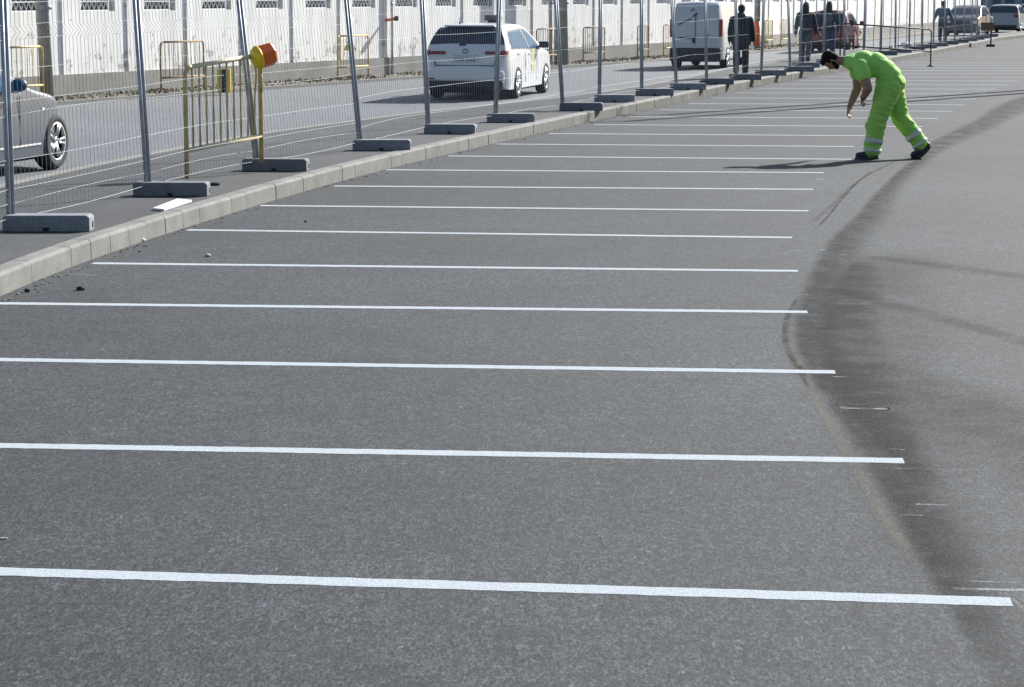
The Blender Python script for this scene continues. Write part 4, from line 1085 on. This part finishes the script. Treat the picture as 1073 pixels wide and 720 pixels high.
# arms: far one reaches down in the light, near one bends behind it
hands = MB()
far = [V3(-0.25, 1.20, 0.20), V3(-0.235, 0.89, 0.24), V3(-0.325, 0.665, 0.22)]
near = [V3(-0.20, 1.17, -0.19), V3(-0.105, 0.90, -0.31), V3(-0.16, 0.78, -0.12)]
for A in (far, near):
    body.cap(A[0], A[1], 0.074, 0.06); body.cap(A[1], A[1].lerp(A[2], 0.4), 0.06, 0.054); body.cap(A[1].lerp(A[2], 0.4), A[2], 0.054, 0.037)
    e = A[0].lerp(A[1], 0.40); shirt.cap(A[0], e, 0.105, 0.098, 14)
hand(body, far[2], (-0.30, 0.0, -0.95), (0.92, -0.15, -0.3), 0.8, 1, 1.15)
hand(body, near[2], (-0.15, 0.75, -0.6), (0.6, 0.3, -0.5), 0.6, -1, 1.05)
trous.ball(V3(-0.03, 0.20, -0.11), (0.118, 0.115, 0.05), None); trous.ball(V3(0.0, 0.42, -0.11), (0.135, 0.128, 0.09), None)
# legs: front (near) leg straight, rear leg pushing off with its heel up
hipN, hipF = V3(0.17, 0.90, -0.10), V3(0.20, 0.90, 0.11)
LN_ = [hipN, V3(0.02, 0.50, -0.11), V3(-0.035, 0.09, -0.11)]
LF_ = [hipF, V3(0.31, 0.52, 0.11), V3(0.585, 0.17, 0.11)]
trous.ball(V3(0.16, 0.93), (0.185, 0.18, 0.165), ry(0.75), 20, 12); trous.ball(V3(0.235, 0.95), (0.125, 0.178, 0.135), ry(0.9), 16, 10)
body.ball(V3(0.17, 0.93), (0.15, 0.155, 0.14), ry(0.75))
for A, (a, b_, c_) in ((LN_, (0.145, 0.118, 0.105)), (LF_, (0.140, 0.112, 0.098))):
    body.cap(A[0], A[1], 0.085, 0.056); body.cap(A[1], A[2], 0.058, 0.038)
    trous.cap(A[0], A[1], a, b_, 16); trous.cap(A[1], A[1].lerp(A[2], 0.93), b_, c_, 16)
body.cap(LN_[2], V3(-0.20, 0.045, -0.11), 0.04, 0.032); body.cap(LF_[2], V3(0.50, 0.045, 0.11), 0.04, 0.032)
trous.cap(V3(0.09, 0.70, -0.11), V3(0.14, 0.88, -0.09), 0.14, 0.16, 14)
organic('body', body, M['skin'], wk, 0.0075, 3)
organic('shirt', shirt, M['hivis'], wk, 0.010, 7, 0.0045, 6.0)
tr = organic('trousers', trous, M['hivis2'], wk, 0.010, 6, 0.009, 6.0)
organic('hair', hairm, M['hair'], wk, 0.008, 3, 0.005, 40)
organic('beard', beardm, M['hair'], wk, 0.006, 2, 0.003, 50)
eyem.build('eyes', M['eye'], wk, True); lipm.build('lips', M['lips'], wk, True)
for A, (b_, c_) in ((LN_, (0.118, 0.105)), (LF_, (0.112, 0.098))):
    for t0, t1 in ((0.56, 0.72), (0.88, 0.985)):
        rb = MB(); n = 28; R0, R1 = b_ + (c_ - b_) * t0 / 0.93, b_ + (c_ - b_) * t1 / 0.93
        p0, p1 = A[1].lerp(A[2], t0), A[1].lerp(A[2], t1)
        rb.tube([p0, p0.lerp(p1, .02), p0.lerp(p1, .5), p0.lerp(p1, .98), p1], [R0 - 0.01, R0 + 0.009, (R0 + R1) / 2 + 0.011, R1 + 0.009, R1 - 0.01], n, False)
        rb.build('reflective_band', M['reflect'], tr, True)
# dark watch on the near wrist
ws = MB(); ws.tube([near[1].lerp(near[2], 0.86), near[1].lerp(near[2], 0.97)], 0.043, 14); ws.build('watch', M['trim'], wk, True)
sh_ = MB(); yN = -0.11
sh_.cap(V3(0.005, 0.062, yN), V3(-0.10, 0.058, yN), 0.052, 0.05); sh_.cap(V3(-0.10, 0.055, yN), V3(-0.205, 0.045, yN), 0.05, 0.042); sh_.cap(V3(0.0, 0.06, yN), V3(-0.01, 0.12, yN), 0.052, 0.052)
s1 = organic('shoe', sh_, M['shoe'], wk, 0.008, 4)
so = MB(); so.loft([[V3(0.055, z, yN - 0.045), V3(0.055, z, yN + 0.045), V3(-0.12, z, yN + 0.055), V3(-0.23, z, yN + 0.04), V3(-0.25, z, yN), V3(-0.23, z, yN - 0.04), V3(-0.12, z, yN - 0.055)] for z in (0.0, 0.026)])
so.build('sole', M['sole'], s1, bevel=0.006)
sh_ = MB(); yF = 0.11
sh_.cap(V3(0.655, 0.165, yF), V3(0.585, 0.095, yF), 0.05, 0.052); sh_.cap(V3(0.585, 0.095, yF), V3(0.49, 0.045, yF), 0.05, 0.043); sh_.cap(V3(0.63, 0.16, yF), V3(0.60, 0.19, yF), 0.05, 0.052)
s2 = organic('shoe', sh_, M['shoe'], wk, 0.008, 4)
so = MB()
so.tube([V3(0.70, 0.155, yF), V3(0.62, 0.075, yF), V3(0.56, 0.022, yF), V3(0.46, 0.016, yF)], [0.022, 0.03, 0.03, 0.016], 8)
so.v = [(x, (y - yF) * 1.7 + yF, z) for x, y, z in so.v]; so.build('sole', M['sole'], s2, True)

# --- walkers
def walker(loc, yaw, label, jm, tm, hgt_=1.72, stride=0.16, wide=1.0, coat=0.0, group=None, hood=False, pack=False, arms=(0.1, -0.1), phase=1, vox=0.018, arm_out=0.06, hairm_=None, longhair=False):
    """facing +y before yaw"""
    k = hgt_ / 1.72
    o = root('person', loc, yaw, label, 'person', group)
    b, h, e, l, j, t = MB(), MB(), MB(), MB(), MB(), MB()
    def P(x, y, z): return Vector((x * k, y * k, z * k))
    f_, u_, s_ = Vector((0, 1, 0)), Vector((0, 0, 1)), Vector((1, 0, 0))
    head(b, h, e, l, P(0, 0.03, 1.585), f_, u_, s_)
    b.cap(P(0, 0, 1.38), P(0, 0.02, 1.52), 0.06 * k, 0.055 * k)
    for z, w, d in ((1.33, 0.19, 0.10), (1.2, 0.175, 0.115), (1.05, 0.15, 0.105), (0.93, 0.165, 0.115)):
        b.ball(P(0, 0, z), (w * 0.85 * k, d * 0.85 * k, 0.12 * k)); j.ball(P(0, 0, z), (w * wide * 1.06 * k, d * wide * 1.15 * k, 0.125 * k), None, 18, 10)
    if coat:
        j.ball(P(0, 0, 0.84), (0.215 * wide * k, 0.16 * wide * k, 0.15 * k), None, 16, 10); j.ball(P(0, 0, 1.0), (0.215 * wide * k, 0.16 * wide * k, 0.26 * k), None, 16, 10)
    if longhair: h.cap(P(0, -0.05, 1.58), P(0, -0.075, 1.40), 0.095 * k, 0.10 * k)
    j.cap(P(-0.15 * wide, 0, 1.365), P(0.15 * wide, 0, 1.365), 0.078 * k, 0.078 * k); j.cap(P(0, -0.01, 1.40), P(0, 0.0, 1.44), 0.10 * k, 0.075 * k)
    if hood: j.ball(P(0, -0.06, 1.47), (0.10 * k, 0.075 * k, 0.07 * k))
    for s in (-1, 1):
        sw = arms[0] if s < 0 else arms[1]
        A = [P(s * 0.175 * wide, 0, 1.36), P(s * (0.205 * wide + arm_out * 0.5), sw * 0.7, 1.10), P(s * (0.205 * wide + arm_out), sw * 1.6 + 0.04, 0.86)]
        b.cap(A[0], A[1], 0.045 * k, 0.038 * k); b.cap(A[1], A[2], 0.038 * k, 0.026 * k)
        j.cap(A[0], A[1], 0.072 * wide * k, 0.058 * wide * k); j.cap(A[1], A[1].lerp(A[2], 0.96), 0.058 * wide * k, 0.046 * k)
        hand(b, A[2], (0, 0.12, -1), (-s, 0.1, 0), 0.45, 1, k)
        ph = s * phase * stride
        L_ = [P(s * 0.09, 0, 0.90), P(s * 0.095, ph * 0.7 + 0.03, 0.49), P(s * 0.09, ph * 1.5 - 0.02, 0.09)]
        lift = 0.05 if ph < 0 else 0.0
        L_[2].z += lift * k
        b.cap(L_[0], L_[1], 0.07 * k, 0.05 * k); b.cap(L_[1], L_[2], 0.05 * k, 0.036 * k); b.cap(L_[2], L_[2] + P(0, 0.14, -0.045), 0.036 * k, 0.03 * k)
        lw = 0.6 + 0.4 * wide
        t.cap(L_[0], L_[1], 0.098 * k * lw, 0.08 * k * lw); t.cap(L_[1], L_[1].lerp(L_[2], 0.92), 0.08 * k * lw, 0.066 * k * lw)
        sm = MB(); sm.cap(L_[2] + P(0, -0.03, -0.04), L_[2] + P(0, 0.14, -0.052 - lift * 0.9), 0.046 * k, 0.038 * k); sm.ball(L_[2] + P(0, -0.01, 0), (0.045 * k, 0.055 * k, 0.06 * k))
        organic('shoe', sm, M['shoe'], o, 0.014, 3)
    t.ball(P(0, 0, 0.92), (0.165 * k, 0.12 * k, 0.12 * k))
    organic('body', b, M['skin'], o, 0.012, 2); organic('jacket', j, jm, o, vox, 5, 0.012, 7); organic('trousers', t, tm, o, vox, 4, 0.010, 7)
    organic('hair', h, hairm_ or M['hair'], o, 0.012, 3); e.build('eyes', M['eye'], o, True); l.build('lips', M['lips'], o, True)
    if pack:
        m = MB(); m.ball(P(0, -0.19, 1.2), (0.13 * k, 0.09 * k, 0.19 * k)); organic('backpack', m, M['pack'], o, 0.018, 3)
    return o
walker(at(776, 54.4, 0.15), radians(-12), 'heavy set person in black jacket and trousers walking beside the white van', M['jacket_black'], M['trouser_black'], 1.68, 0.13, 1.14,
       coat=1, hood=True, arms=(0.02, 0.03), arm_out=0.05)
walker(at(843.5, 63.4, 0.15), radians(-14), 'person in dark teal jacket and grey trousers, left of the walking pair', M['jacket_teal'], M['trouser_grey'], 1.70, 0.10, 1.05,
       arms=(0.0, 0.05), phase=-1, longhair=True)
walker(at(868, 68.8, 0.15), radians(-14), 'person in navy jacket and blue jeans with backpack, right of the pair', M['jacket_navy'], M['jeans'], 1.70, 0.12, 1.15, hood=True, pack=True, longhair=True)
walker(at(987.5, 90.5, 0.15), radians(-15), 'person in blue denim jacket and dark jeans walking far along the fence', M['denim'], M['jeans_dark'], 1.62, 0.12, 1.15, arm_out=0.16, arms=(0.05, 0.05))
walker(at(892, 80, 0.15), radians(-15), 'small child in pale pink top behind the worker and the barrier', M['pink'], M['trouser_grey'], 0.98, 0.1, 1.2, arm_out=0.12)

# low sign stand on the far road edge
ss_ = root('sign_stand', gp(1038, 49), radians(-12), 'low brown board with white lamp on a thin post with dark rubber foot', 'sign stand')
m = MB(); m.box((0, 0, 0.05), (0.34, 0.34, 0.10)); m.build('foot', M['trim'], ss_, bevel=0.02)
m = MB(); m.tube([(0, 0, 0.1), (0.02, 0, 1.0)], 0.03, 8); m.build('post', M['trim'], ss_, True)
m = MB(); m.box((-0.14, -0.05, 0.78), (0.52, 0.04, 0.32)); m.build('board', M['brown'], ss_, bevel=0.01)
m = MB(); m.ball((-0.02, 0, 1.08), (0.08, 0.07, 0.1)); m.build('lamp_cap', M['white_board'], ss_, True)
